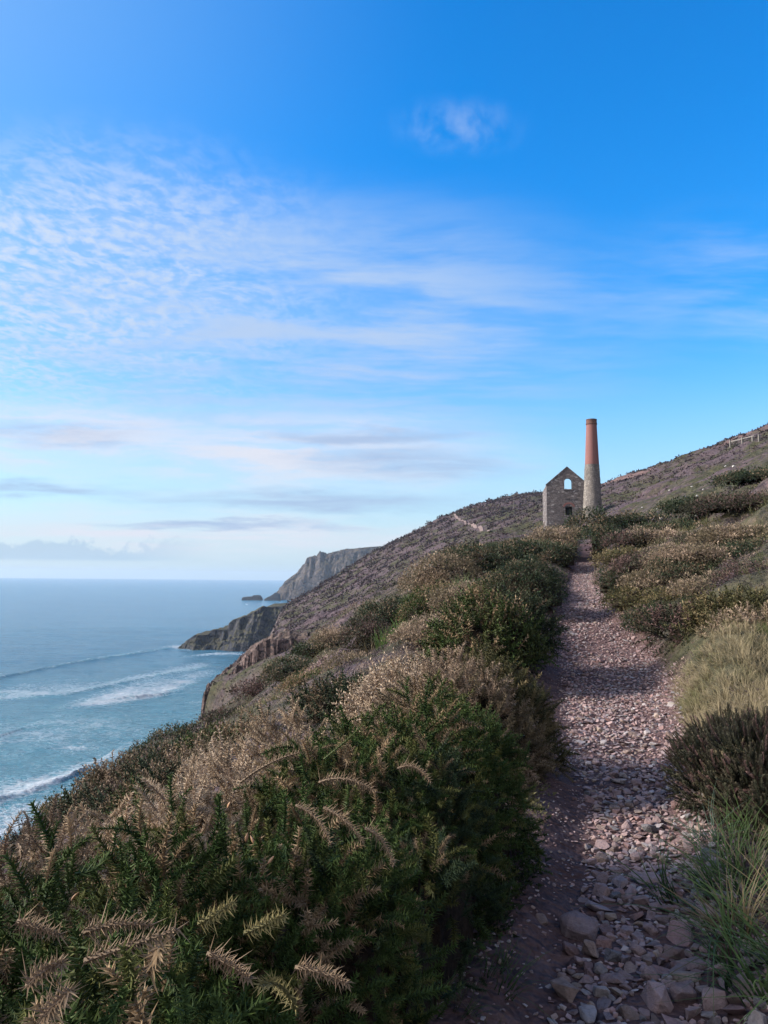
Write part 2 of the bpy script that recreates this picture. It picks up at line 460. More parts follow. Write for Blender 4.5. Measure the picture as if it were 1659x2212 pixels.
def make_terrain(material):
    T, Rg = np.meshgrid(TH, RR)
    X, Y = np.sin(T) * Rg, np.cos(T) * Rg
    Z = ground_h(X, Y)
    a = np.abs(X - path_x(Y)) - path_w(Y)
    pm = (1 - sstep(a + fbm(X * 2.2, Y * 2.2, oct=3, seed=3) * .22, .0, .42)) * (Y < 45)
    rock = sstep(coast_x(Y) - X + .8 * fbm(X / 2, Y / 2, oct=3, seed=8), -.4, 1.2) * sstep(Rg, 48, 62)
    o = mesh_obj('hillside', np.stack([X, Y, Z], -1).reshape(-1, 3), grid_faces(len(RR), len(TH))[:, ::-1], material, smooth=True,
                 attrs={'path': pm.ravel(), 'rock': rock.ravel(), 'brow': brow_mask(X, Y).ravel()})
    tag(o, 'steep coastal hillside of heath and gorse rising to the right above the sea', 'hillside', kind='structure')
    return o

def ground_material():
    m, t = mat('heath_ground')
    P = t.new('ShaderNodeTexCoord').outputs['Object']
    at_ = lambda n: t.new('ShaderNodeAttribute', attribute_name=n).outputs['Fac']
    pw, rk = at_('path'), at_('rock')
    n1 = t.noise(P, 0.35, 5, .6)
    n2 = t.noise(P, 2.6, 4, .6)
    n3 = t.noise(P, 0.06, 4, .6)
    heath = t.ramp(n2, [(.30, (.042, .033, .038)), (.50, (.088, .064, .072)), (.70, (.15, .108, .105))])
    olive = t.ramp(n2, [(.30, (.022, .026, .016)), (.60, (.075, .070, .040)), (.8, (.13, .105, .07))])
    c = t.mix(t.step(t.math('ADD', t.math('MULTIPLY', n1, .5), t.math('MULTIPLY', n3, .5)), .44, .56), heath, olive)
    c = t.mix(at_('brow'), c, t.ramp(n1, [(.3, (.10, .068, .064)), (.7, (.20, .128, .115))]))
    dirt = t.ramp(t.noise(P, 5.0, 6, .65), [(.25, (.050, .030, .030)), (.55, (.110, .070, .068)), (.8, (.18, .125, .118))])
    c = t.mix(pw, c, dirt)
    rock = t.ramp(t.noise(t.vmath('MULTIPLY', P, (.5, .5, 1.4)), .5, 6, .65), [(.3, (.035, .034, .04)), (.55, (.11, .085, .08)), (.75, (.20, .15, .13))])
    c = t.mix(rk, c, rock)
    h = t.math('ADD', t.math('MULTIPLY', t.noise(P, 9.0, 6, .7), .4), t.math('MULTIPLY', t.noise(P, 55.0, 4, .7), .5))
    nb = bump(t, h, .8, .035)
    nb2 = t.new('ShaderNodeBump', ins={'Height': t.noise(P, .55, 6, .7), 'Strength': .8, 'Distance': 1.0, 'Normal': nb}).outputs[0]
    finish(t, bsdf(t, c, .95, .1, nb2))
    return m
GROUND_MAT = ground_material()
make_terrain(GROUND_MAT)

# ------------------------------------------------------------------ rocky headlands
def rock_material(name, dark, mid, light, grass, scale):
    m, t = mat(name)
    P = t.new('ShaderNodeTexCoord').outputs['Object']
    g = t.new('ShaderNodeNewGeometry')
    nz = t.xyz(g.outputs['Normal'])[2]
    Ps = t.vmath('MULTIPLY', P, (scale, scale, scale * 1.7))
    w = t.vmath('ADD', Ps, t.vmath('SCALE', t.noise(Ps, .8, 3, color=True), 1.4))
    n = t.noise(w, 1.0, 7, .62)
    cr = t.vor(t.vmath('MULTIPLY', w, (1, 1, .5)), 1.3, 'DISTANCE_TO_EDGE')[0]
    c = t.ramp(n, [(.28, dark), (.5, mid), (.72, light)])
    c = t.mix(t.step(cr, .10, .0), c, dark)
    gn = t.noise(P, scale * 1.5, 5, .6)
    gr = t.ramp(gn, [(.3, grass[0]), (.55, grass[1]), (.75, grass[2])])
    gm = t.step(t.math('ADD', nz, t.math('MULTIPLY', t.math('SUBTRACT', gn, .5), .7)), .52, .78)
    c = t.mix(gm, c, gr)
    nb = bump(t, t.math('ADD', n, t.math('MULTIPLY', cr, .4)), 1.0, 1.1 / scale * .35)
    finish(t, bsdf(t, c, .95, .1, nb))
    return m

def make_headland():
    nx, ny = 330, 210
    x = np.linspace(-180, 60, nx)
    y = np.linspace(560, 800, ny)
    X, Y = np.meshgrid(x, y)
    px = [-168, -164, -158, -152, -140, -138.5, -126, -124, -112, -104, -96, -86, -74, -50, 0, 60]
    pv = [1420, 1404, 1392, 1382, 1378, 1372, 1366, 1352, 1338, 1328, 1316, 1314, 1312, 1309, 1290, 1270]
    top = np.array([at(829, v + (829 - (829 + a / 620 * F * 2212 / 1024)) * -.0098, 620)[2] for a, v in zip(px, pv)])
    front = 592 + 7 * fbm(X / 22, X * 0, oct=3, seed=41) + 2.0 * fbm(X / 6, X * 0, oct=3, seed=46)
    T = np.interp(X + 2.5 * fbm(Y / 9, X / 30, oct=3, seed=42), px, top)
    ledge = .5 + .5 * fbm(X / 25, Y / 25, oct=2, seed=49)
    f = np.clip((Y - front) / (26 + 14 * ledge), 0, 1)
    # stepped face: two benches
    f = f + .07 * np.sin(f * 9 + X * .06) * (f > 0) * (f < 1)
    f = f ** .75
    back = 1 - sstep(Y, 690, 760)
    end = np.clip((X + 166 - 3 * fbm(Y / 12, Y * 0, oct=2, seed=47)) / 7, 0, 1) ** .6
    Z = SEA - 4 + (T - SEA + 4) * np.clip(f, 0, 1) * back * end
    Z += (np.clip(f * 6, 0, 1)) * end * (fbm(X / 9, Y / 9, oct=5, seed=43) * 2.0 - np.abs(fbm(X / 11, Y / 22, oct=5, seed=44)) * 10 * (f < .98))
    # strata steps
    s = 3.2
    q = np.floor(Z / s) * s + s * sstep(Z / s - np.floor(Z / s), .3, .7)
    Z = Z * .80 + q * .20
    m = rock_material('headland_rock', (.016, .018, .024), (.048, .048, .055), (.10, .092, .09), ((.045, .042, .03), (.075, .07, .045), (.10, .085, .065)), .16)
    o = mesh_obj('headland', np.stack([X, Y, Z], -1).reshape(-1, 3), grid_faces(ny, nx), m, smooth=False)
    tag(o, 'dark rocky headland stepping down into the surf', 'headland', kind='structure')
make_headland()

def make_far_headland():
    nx, ny = 300, 160
    x = np.linspace(-290, 420, nx)
    y = np.linspace(1860, 2350, ny)
    X, Y = np.meshgrid(x, y)
    us = [570, 580, 587, 594, 600, 606, 612, 618, 628, 640, 644, 655, 661, 668, 672, 680, 688, 692, 694, 702, 720, 735, 760, 800, 839, 900, 1000, 1200]
    vs = [1312, 1303, 1296, 1292, 1270, 1266, 1256, 1252, 1244, 1236, 1230, 1218, 1207, 1205, 1199, 1203, 1192, 1191, 1195, 1196, 1191, 1187, 1184, 1180, 1177, 1170, 1160, 1150]
    P = np.array([at(u, v, 1960) for u, v in zip(us, vs)])
    T = np.interp(X, P[:, 0], P[:, 2])
    front = 1890 + 16 * fbm(X / 70, X * 0, oct=3, seed=51) + np.clip((X + 150) * .10, 0, 60)
    f = np.clip((Y - front) / 95, 0, 1)
    f = np.where(f < .35, f / .35 * .62, .62 + (f - .35) / .65 * .38)
    back = 1 - sstep(Y, 2150, 2340)
    Z = SEA - 5 + (T - SEA + 5) * f * back
    jag = sstep(X, -230, -200) * (1 - sstep(X, -120, -60))
    crag = np.abs(fbm(X / 16, Y / 16, oct=4, seed=53)) * 20 - 6
    Z += (f > .02) * (fbm(X / 30, Y / 30, oct=5, seed=52) * 7 * (f < .97) + crag * jag * sstep(f, .75, 1.0) * .55 - np.abs(fbm(X / 22, Y / 60, oct=4, seed=54)) * 16 * (f < .9) * np.clip(f * 5, 0, 1))
    m = rock_material('far_cliff_rock', (.034, .031, .034), (.085, .072, .070), (.145, .122, .108), ((.05, .050, .026), (.080, .062, .052), (.09, .078, .048)), .045)
    o = mesh_obj('far_headland', np.stack([X, Y, Z], -1).reshape(-1, 3), grid_faces(ny, nx), m, smooth=False)
    tag(o, 'hazy far headland with jagged crags along its cliff top', 'headland', kind='structure')
make_far_headland()

def make_cliff():
    nx, ny = 150, 130
    x = np.linspace(-29.5, -12, nx)
    y = np.linspace(106, 140, ny)
    X, Y = np.meshgrid(x, y)
    us = [430, 441, 445, 449, 456, 470, 485, 500, 520, 540, 600]
    vs = [1640, 1560, 1506, 1490, 1480, 1470, 1455, 1441, 1426, 1412, 1380]
    P = np.array([at(u, v, 117) for u, v in zip(us, vs)])
    T = np.interp(X + 1.3 * fbm(Y / 1.3, X / 6, oct=4, seed=143) + .5, P[:, 0], P[:, 2]) + (Y - 117) * .05
    front = 113 + 2.2 * np.abs(fbm(X / 1.6, X * 0 + 3, oct=4, seed=141)) + 1.6 * fbm(X / 5, X * 0, oct=2, seed=142) + np.clip((X + 22) * .22, 0, 5)
    f = np.clip((Y - front) / 2.6, 0, 1) ** .8
    f = np.clip(f + .06 * np.sin(f * 12 + X) * (f > 0) * (f < 1), 0, 1)
    Z = T - 16 * (1 - f) + 1.3 * fbm(X / 2.6, Y / 2.6, oct=5, seed=144) - .4
    Z -= 2.2 * np.abs(fbm(X / 1.4, Y / 1.4, oct=4, seed=145)) * (1 - sstep(X, -24, -20))
    Z -= 9 * sstep(Y, 128, 140)
    m = rock_material('cliff_rock', (.035, .03, .034), (.15, .108, .098), (.27, .19, .17), ((.07, .055, .045), (.12, .09, .075), (.20, .15, .115)), .55)
    o = mesh_obj('cliff', np.stack([X, Y, Z], -1).reshape(-1, 3), grid_faces(ny, nx), m)
    tag(o, 'upright reddish cliff face at the sea edge of the slope', 'cliff', kind='structure')
make_cliff()

def make_sea_rock(name, c, lx, ly, prof, seed, label):
    """a rock standing in the sea: prof = (fraction along x, height)"""
    nx, ny = 70, 40
    X, Y = np.meshgrid(np.linspace(-.5, .5, nx), np.linspace(-.5, .5, ny))
    H = np.interp(X + .5 + .03 * fbm(Y * 6, X * 4, oct=3, seed=seed), [p[0] for p in prof], [p[1] for p in prof])
    e = np.clip((.5 - np.abs(Y)) * 7, 0, 1) * np.clip((.5 - np.abs(X)) * 16, 0, 1)
    Z = -3 + (H + 3) * e ** .7 + fbm(X * 14, Y * 8, oct=4, seed=seed + 1) * 1.6 * e
    o = mesh_obj(name, np.stack([X * lx, Y * ly, Z], -1).reshape(-1, 3), grid_faces(ny, nx), ROCK_SEA)
    o.location = (c[0], c[1], SEA)
    tag(o, label, 'rock')
ROCK_SEA = rock_material('sea_rock_stone', (.02, .021, .026), (.05, .048, .05), (.09, .08, .075), ((.04, .04, .03), (.06, .055, .04), (.07, .06, .05)), .2)
c = at(545, 1303, 1880)
make_sea_rock('sea_rock', (c[0], 1880), 52, 26, [(0, 6.5), (.3, 8), (.5, 8.5), (.56, 12), (.62, 11), (.68, 12), (.85, 11.5), (.95, 6), (1, 3)], 61, 'long dark rock standing alone in the sea off the far headland')
c = at(584, 1303, 1870)
make_sea_rock('sea_rock', (c[0] + 4, 1872), 40, 22, [(0, 2), (.2, 7), (.45, 12), (.7, 19), (1, 15)], 66, 'small pointed rock touching the foot of the far headland')

# ------------------------------------------------------------------ sea
def sea_material():
    m, t = mat('sea_water')
    P = t.new('ShaderNodeTexCoord').outputs['Object']
    foam = t.new('ShaderNodeAttribute', attribute_name='foam').outputs['Fac']
    teal = t.new('ShaderNodeAttribute', attribute_name='teal').outputs['Fac']
    ps = t.vmath('MULTIPLY', P, (.6, 1.0, 1.0))
    wisp = t.noise(t.vmath('ADD', ps, t.vmath('SCALE', t.noise(P, .10, 3, color=True), 16.0)), .10, 7, .66)
    fine = t.vor(t.vmath('ADD', ps, t.vmath('SCALE', t.noise(P, .35, 4, color=True), 3.5)), .42, 'DISTANCE_TO_EDGE')[0]
    lace = t.math('ADD', t.math('MULTIPLY', wisp, .75), t.math('MULTIPLY', t.step(fine, .22, .0), .22))
    th = t.math('SUBTRACT', 1.0, foam)
    fm = t.step(t.math('SUBTRACT', lace, t.math('MULTIPLY', th, .80)), -.16, .34)
    fm = t.math('MULTIPLY', fm, t.step(foam, .02, .15))
    deep = t.ramp(t.noise(P, .012, 5, .6), [(.3, (.014, .112, .235)), (.7, (.034, .165, .295))])
    c = t.mix(teal, deep, (.10, .285, .37))
    c = t.mix(t.math('MULTIPLY', fm, .85), c, (.66, .70, .74))
    far = t.noise(t.vmath('MULTIPLY', P, (.35, 1, 1)), .05, 8, .72)
    near = t.noise(t.vmath('MULTIPLY', P, (.55, 1, 1)), .38, 7, .68)
    nb = bump(t, far, 1.0, 14.0)
    nb = t.new('ShaderNodeBump', ins={'Height': near, 'Strength': 1.0, 'Distance': 1.1, 'Normal': nb}).outputs[0]
    rough = t.math('ADD', t.math('MULTIPLY', fm, .6), .18)
    b = t.new('ShaderNodeBsdfPrincipled', ins={'Base Color': c, 'Roughness': rough, 'IOR': 1.33, 'Specular IOR Level': .38, 'Normal': nb})
    finish(t, b.outputs[0])
    return m
def make_sea():
    # polar patch about the foot of the cliffs: dense where the waves are
    th = np.radians(np.concatenate([np.linspace(-95, -31, 30)[:-1], np.linspace(-31, 2, 420), np.linspace(2, 80, 30)[1:]]))
    rr = np.concatenate([[40], np.exp(np.linspace(math.log(110), math.log(900), 520)), np.exp(np.linspace(math.log(940), math.log(13500), 60))])
    T, Rg = np.meshgrid(th, rr)
    X, Y = np.sin(T) * Rg, np.cos(T) * Rg
    k = 1 - sstep(Rg, 500, 1500)
    Z = fbm(X / 22, Y / 9, oct=4, seed=71) * .55 * k
    foam = (.16 + .26 * sstep(fbm(X / 60, Y / 24, oct=3, seed=72), -.1, .5)) * (1 - sstep(Rg, 230, 600))
    teal = .35 + .65 * (1 - sstep(Rg, 200, 650))
    def ln(pts):
        W = np.array([at(u, v, 1.0) for u, v in pts])
        s = (SEA - EYE.z) / (W[:, 2] - EYE.z)
        return W[:, 0] * s, W[:, 1] * s
    def wave(pts, h, wf, wb, fcrest, ftrail, ttrail, seed, tealk=0.6):
        """a swell line: steep face towards the camera, gentle back; foam on the crest and trailing behind"""
        nonlocal Z, foam, teal
        lx, ly = ln(pts)
        yl = np.interp(X, lx, ly) + fbm(X / 25, X * 0, oct=3, seed=seed) * 2.5
        wgt = sstep(X, lx[0] - 12, lx[0] + 12) * (1 - sstep(X, lx[-1] - 14, lx[-1] + 4))
        d = Y - yl
        p = np.where(d < 0, np.exp(-(d / wf) ** 2), np.exp(-(d / wb) ** 2)) * wgt
        Z = Z + h * p * (1 + .25 * fbm(X / 12, Y / 12, oct=2, seed=seed + 1))
        if fcrest:
            lump = .75 + .5 * fbm(X / 6, Y / 6, oct=3, seed=seed + 2)
            foam = np.maximum(foam, fcrest * lump * wgt * np.where(d < 0, 1 - sstep(-d, .5, wf * .9), 1 - sstep(d, ftrail * .25, ftrail)))
            Z = Z + .5 * fbm(X / 2.6, Y / 2.6, oct=3, seed=seed + 4) * wgt * np.exp(-(d / 4) ** 2)
        if ttrail:
            foam = np.maximum(foam, ttrail * wgt * np.where(d < 0, np.exp(-(d / 12) ** 2), np.exp(-(d / (ftrail * 1.6)) ** 2)))
        teal = np.maximum(teal, tealk * p + teal)
    wave([(-300, 1500), (0, 1465), (120, 1440), (185, 1428), (300, 1412), (400, 1396)], 1.0, 9, 16, 0, 26, .30, 81, .8)
    wave([(-100, 1512), (150, 1500), (260, 1475), (380, 1452), (470, 1440)], .7, 9, 16, 0, 40, .47, 82)
    wave([(215, 1515), (300, 1508), (345, 1502), (375, 1496), (408, 1489)], 1.1, 3, 8, .95, 7, .62, 83)
    wave([(130, 1530), (300, 1508), (420, 1478), (500, 1440)], .2, 3, 8, 0, 60, .64, 84)
    wave([(-300, 1620), (0, 1590), (70, 1567), (160, 1565), (300, 1570)], .6, 7, 12, 0, 18, .35, 85)
    wave([(-260, 1790), (-60, 1752), (0, 1732), (90, 1702), (150, 1680), (200, 1652), (280, 1632), (340, 1600)], .9, 6, 10, .95, 20, .74, 86)
    wave([(-200, 1850), (0, 1800), (120, 1760), (200, 1720), (330, 1650)], .2, 8, 8, 0, 26, .66, 87)
    wave([(395, 1418), (430, 1415), (470, 1412), (530, 1412), (560, 1410)], .4, 3, 5, .9, 5, .45, 88, .2)
    wave([(360, 1397), (385, 1400), (405, 1402), (425, 1406)], .2, 8, 10, 0, 20, .62, 89, .2)
    wave([(500, 1307), (545, 1305), (575, 1304), (600, 1304)], .0, 6, 9, .7, 8, .0, 90, .1)
    o = mesh_obj('sea', np.stack([X, Y, SEA + Z], -1).reshape(-1, 3), grid_faces(len(rr), len(th))[:, ::-1], sea_material(), smooth=True,
                 attrs={'foam': np.clip(foam, 0, 1).ravel(), 'teal': np.clip(teal, 0, 1).ravel()})
    tag(o, 'blue green sea with lines of breaking surf below the cliffs', 'sea', kind='structure')
make_sea()

# ------------------------------------------------------------------ engine house and chimney
def stone_material(name, cols, mortar, bx, bz, warp=.12):
    m, t = mat(name)
    P = t.new('ShaderNodeTexCoord').outputs['Object']
    w = t.vmath('SCALE', t.vmath('SUBTRACT', t.noise(P, 1.6, 3, color=True), (.5, .5, .5)), warp * 4)
    Pv = t.vmath('ADD', P, w)
    Q = t.vmath('MULTIPLY', Pv, (1 / bx, 1 / bx, 1 / bz))
    v = t.vor(Q, 1.0, 'F1', .75)
    e = t.vor(Q, 1.0, 'DISTANCE_TO_EDGE', .75)[0]
    s = t.xyz(v[1])[0]
    c = t.ramp(s, [(i / (len(cols) - 1), k) for i, k in enumerate(cols)])
    c = t.mix(t.math('MULTIPLY', t.noise(P, .5, 5, .65), .45), c, cols[1], 'MIX')
    c = t.mix(1.0, c, t.ramp(t.noise(t.vmath('MULTIPLY', P, (1, 1, .4)), .55, 5, .65), [(.3, (.70, .68, .70)), (.6, (1.1, 1.08, 1.05))]), 'MULTIPLY')
    c = t.mix(t.step(e, .09, .02), c, mortar)
    h = t.math('ADD', t.step(e, .0, .12), t.math('MULTIPLY', t.noise(P, 6, 4, .6), .6))
    finish(t, bsdf(t, c, .95, .1, bump(t, h, .9, .12)))
    return m
def brick_material():
    m, t = mat('red_brick')
    P = t.new('ShaderNodeTexCoord').outputs['Object']
    x, y, z = t.xyz(P)
    ang = t.math('MULTIPLY', t.math('ARCTAN2', y, x), 1.4)
    n = t.new('ShaderNodeTexBrick', ins={'Vector': t.comb(ang, z, 0.0), 'Color1': (.225, .092, .084, 1), 'Color2': (.17, .078, .075, 1), 'Mortar': (.26, .14, .12, 1), 'Scale': 1.0,
                                         'Mortar Size': .012, 'Brick Width': .24, 'Row Height': .085})
    c = t.mix(t.step(t.noise(t.vmath('MULTIPLY', P, (1, 1, .35)), .9, 5, .65), .42, .75), n.outputs[0], (.22, .115, .105))
    finish(t, bsdf(t, c, .9, .15, bump(t, n.outputs[1], -.4, .02)))
    return m
STONE = stone_material('granite_blocks', [(.10, .088, .092), (.19, .168, .165), (.25, .22, .21), (.13, .115, .118), (.46, .43, .42)], (.13, .115, .115), .62, .36)
STONE_SIDE = STONE
RUBBLE = stone_material('rubble_render', [(.16, .145, .135), (.26, .235, .215), (.32, .29, .26), (.19, .172, .16), (.42, .39, .36)], (.17, .153, .143), .30, .20, .2)
BRICK = brick_material()

def prism(poly, d0, d1, axis='y'):
    """extrude an (a, z) outline between d0 and d1"""
    bm = bmesh.new()
    f = [bm.verts.new((a, d0, z)) for a, z in poly]
    g = [bm.verts.new((a, d1, z)) for a, z in poly]
    bm.faces.new(f)
    bm.faces.new(g[::-1])
    for i in range(len(poly)):
        j = (i + 1) % len(poly)
        bm.faces.new((f[j], f[i], g[i], g[j]))
    bmesh.ops.recalc_face_normals(bm, faces=bm.faces)
    return bm
def bm_obj(name, bm, m, parent=None, smooth=False):
    me = bpy.data.meshes.new(name)
    bm.to_mesh(me)
    bm.free()
    for p in me.polygons:
        p.use_smooth = smooth
    me.materials.append(m)
    o = bpy.data.objects.new(name, me)
    COL.objects.link(o)
    if parent:
        o.parent = parent
    return o
def make_house():
    Y0 = 140.0
    A = at(1181.5, 1140, Y0)          # front left corner
    B = at(1268, 1140, Y0 + .9)       # front right corner
    ang = R(-7.0)
    Wd = 7.35
    zb = at(1222, 1140, Y0)[2] - 4.0
    eave = at(1181.5, 1047, Y0)[2] - zb
    apex = at(1225, 1010.5, Y0)[2] - zb
    root = empty('engine_house', (A[0], A[1], zb), 'roofless grey stone mine engine house with one pointed gable and arched upper window', 'ruin', rz=ang)
    def lx(u): return (u - 1181.5) / (1268 - 1181.5) * Wd
    def lz(v): return at(1222, v, Y0)[2] - zb
    TW = .95
    # front wall with two openings cut through by building the wall around them
    wl, wr, wb, wt = lx(1219.0), lx(1235.0), lz(1057), lz(1033.5)
    dl, dr, db, dt = lx(1220.5), lx(1235.5), lz(1113.5), lz(1095)
    arc = [((wl + wr) / 2 + math.cos(a) * (wr - wl) / 2, wt - (wr - wl) / 2 + math.sin(a) * (wr - wl) / 2) for a in np.linspace(0, math.pi, 13)]
    outer = [(0, 0), (Wd, 0), (Wd, eave), (Wd / 2, apex), (0, eave)]
    bm = bmesh.new()
    def ring(loop, y): 
        vs = [bm.verts.new((a, y, z)) for a, z in loop]
        return vs, [bm.edges.new((vs[i], vs[(i + 1) % len(vs)])) for i in range(len(vs))]
    # left/right strips so openings can be filled with triangle_fill
    loops = [outer, [(wl, wb), (wr, wb)] + arc, [(dl, db), (dr, db), (dr, dt), (dl, dt)]]
    rings = {}
    for y in (0, TW):
        ed = []
        for k, lp in enumerate(loops):
            v, e = ring(lp, y)
            rings[(k, y)] = v
            ed += e
        bmesh.ops.triangle_fill(bm, use_beauty=True, use_dissolve=False, edges=ed)
    for k, lp in enumerate(loops):
        a, b = rings[(k, 0)], rings[(k, TW)]
        for i in range(len(a)):
            j = (i + 1) % len(a)
            bm.faces.new((a[i], a[j], b[j], b[i]))
    bmesh.ops.recalc_face_normals(bm, faces=bm.faces)
    bm_obj('gable_wall', bm, STONE, root)
    LS = 8.6
    # side walls and the lower far wall butt against the gable
    bm_obj('side_wall', prism([(TW + .003, 0), (LS, 0), (LS, eave - .3), (TW + .003, eave)], 0, TW), STONE_SIDE, root).data.transform(Matrix.Rotation(math.pi / 2, 4, 'Z') @ Matrix.Scale(-1, 4, (0, 1, 0)))
    r_ = bm_obj('side_wall', prism([(TW + .003, 0), (LS, 0), (LS, eave - .3), (TW + .003, eave)], -Wd, -Wd + TW), STONE_SIDE, root)
    r_.data.transform(Matrix.Rotation(math.pi / 2, 4, 'Z'))
    for o_ in (r_, root.children[1]):
        b2 = bmesh.new(); b2.from_mesh(o_.data); bmesh.ops.recalc_face_normals(b2, faces=b2.faces); b2.to_mesh(o_.data); b2.free()
    bm_obj('back_wall', prism([(TW + .003, 0), (Wd - TW - .003, 0), (Wd - TW - .003, eave * .58), (TW + .003, eave * .58)], LS - TW, LS - .004), STONE, root)
    # brick arch over the lower opening, quoins and coping
    cx, hw = (dl + dr) / 2, (dr - dl) / 2
    o1 = [(cx + math.cos(a) * (hw + .42), dt - .05 + math.sin(a) * (.85)) for a in np.linspace(0, math.pi, 15)]
    o2 = [(cx + math.cos(a) * (hw + .02), dt + .06 + math.sin(a) * (.42)) for a in np.linspace(math.pi, 0, 15)]
    bm_obj('brick_arch', prism(o1 + o2, -.05, .2), BRICK, root)
    o1 = [(((wl + wr) / 2) + math.cos(a) * ((wr - wl) / 2 + .28), wt - (wr - wl) / 2 + math.sin(a) * ((wr - wl) / 2 + .28)) for a in np.linspace(0, math.pi, 15)]
    o2 = [(((wl + wr) / 2) + math.cos(a) * ((wr - wl) / 2 + .01), wt - (wr - wl) / 2 + math.sin(a) * ((wr - wl) / 2 + .01)) for a in np.linspace(math.pi, 0, 15)]
    bm_obj('window_arch', prism(o1 + o2, -.03, .2), STONE, root)
    bm_obj('window_sill', prism([(wl - .25, wb - .22), (wr + .25, wb - .22), (wr + .25, wb - .01), (wl - .25, wb - .01)], -.09, .3), STONE, root)
    for s in (0, 1):
        e_, a_ = (0, eave), (Wd / 2, apex)
        dx, dz = a_[0] - e_[0], a_[1] - e_[1]
        q = [(-.12, eave - .12 * dz / dx + .004), (Wd / 2, apex + .004), (Wd / 2, apex + .2), (-.12, eave + .2 - .12 * dz / dx)]
        if s:
            q = [(Wd - a, z) for a, z in q][::-1]
            q = [(a + (.003 if a <= Wd / 2 + .01 else 0), z) for a, z in q]
        bm_obj('gable_coping', prism(q, -.06, TW + .06), STONE, root)
    bm_obj('string_course', prism([(lx(1214), lz(1079)), (lx(1248), lz(1078)), (lx(1248), lz(1077)), (lx(1214), lz(1078))], -.07, .1), STONE, root)
    # stone wall behind the lower opening, and an unseen slab added to shade it
    bm_obj('inner_wall', prism([(dl - .9, db - 2.0), (dr + .9, db - 2.0), (dr + .9, dt + 1.2), (dl - .9, dt + 1.2)], TW + 3.0, TW + 3.6), STONE, root)
    bm_obj('shade_slab', prism([(TW + .01, dt + .9), (Wd - TW - .01, dt + .9), (Wd - TW - .01, dt + 1.15), (TW + .01, dt + 1.15)], TW + .004, TW + 2.99), STONE, root)
    return zb
HZB = make_house()
def lathe(prof, n=40, wob=0, seed=0):
    a = np.linspace(0, 2 * math.pi, n, endpoint=False)
    Rr = np.array([p[0] for p in prof])[:, None] * np.ones(n)
    Z = np.array([p[1] for p in prof])[:, None] * np.ones(n)
    if wob:
        Rr = Rr + wob * fbm(np.cos(a)[None] * 3 + 0 * Z, Z * 1.6, np.sin(a)[None] * 3 + 0 * Z, oct=3, seed=seed)
    V = np.stack([Rr * np.cos(a), Rr * np.sin(a), Z], -1).reshape(-1, 3)
    i = np.arange(len(prof) - 1)[:, None] * n
    j = np.arange(n)[None]
    k = (j + 1) % n
    Fq = np.stack([i + j, i + k, i + n + k, i + n + j], -1).reshape(-1, 4)
    return V, Fq
def make_chimney():
    Y0 = 137.0
    zb = at(1281, 1122, Y0)[2] - 3.5
    c = at(1281, 1122, Y0)
    root = empty('chimney_stack', (c[0] - .05, Y0, zb), 'tall tapered round chimney, grey rubble below and red brick above', 'chimney')
    k = Y0 / F * 1024 / 2212
    def hz(v): return at(1280, v, Y0)[2] - zb
    def rad(w): return w * k / 2
    z0, zm, zt = hz(1118), hz(1004), hz(910)
    stone = [(rad(45.5), 0), (rad(43.5), z0)] + [(rad(43.5 + (31 - 43.5) * f ** .8), z0 + (zm - z0) * f) for f in np.linspace(.05, 1, 26)]
    V, Q = lathe(stone, 48, .10, 5)
    mesh_obj('stone_base', V, Q, RUBBLE, root, smooth=True)
    br = [(rad(30 + (22.5 - 30) * f), zm - .02 + (hz(918) - zm) * f) for f in np.linspace(0, 1, 14)]
    V, Q = lathe(br, 48)
    mesh_obj('brick_shaft', V, Q, BRICK, root, smooth=True)
    z9 = hz(918)
    cap = [(rad(22.4), z9 + .003), (rad(24.2), z9 + .02), (rad(24.6), z9 + .22), (rad(23.0), z9 + .30), (rad(22.8), hz(908)), (rad(23.6), hz(907.5)), (rad(23.4), hz(906.3)), (rad(19), hz(906.2)), (rad(18), hz(914))]
    V, Q = lathe(cap, 48)
    m, t = mat('soot_stained_brick')
    P = t.new('ShaderNodeTexCoord').outputs['Object']
    finish(t, bsdf(t, t.ramp(t.noise(P, 1.5, 5, .65), [(.3, (.075, .05, .045)), (.7, (.17, .085, .065))]), .9, .1))
    mesh_obj('chimney_cap', V, Q, m, root, smooth=False)
make_chimney()

# ------------------------------------------------------------------ plants: templates
def norm(v): return v / np.maximum(np.linalg.norm(v, axis=-1, keepdims=True), 1e-9)
def frames(zdir, rng):
    """rotation matrices whose z column is zdir, spun at random"""
    z = norm(zdir)
    a = np.where(np.abs(z[:, 2:3]) < .9, np.array([[0, 0, 1.0]]), np.array([[1.0, 0, 0]]))
    x = norm(np.cross(a, z))
    y = np.cross(z, x)
    s = rng.uniform(0, 2 * math.pi, len(z))[:, None]
    x2 = x * np.cos(s) + y * np.sin(s)
    return np.stack([x2, np.cross(z, x2), z], -1)
def spread(tmpl, pos, rot, scl, base, tip, rng, jit=.18):
    """bake instances of a template (V, F, t) -> V, F, colours; base/tip are per-instance colours"""
    V, Fc, tt = tmpl
    n, m = len(pos), len(V)
    W = np.einsum('nij,mj->nmi', rot, V) * np.asarray(scl)[:, None, None] + pos[:, None]
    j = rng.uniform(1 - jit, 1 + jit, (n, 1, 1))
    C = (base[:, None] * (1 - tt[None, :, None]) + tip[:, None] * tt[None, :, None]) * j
    Fn = (np.arange(n)[:, None, None] * m + Fc[None]).reshape(-1, Fc.shape[1])
    return W.reshape(-1, 3), Fn, C.reshape(-1, 3)
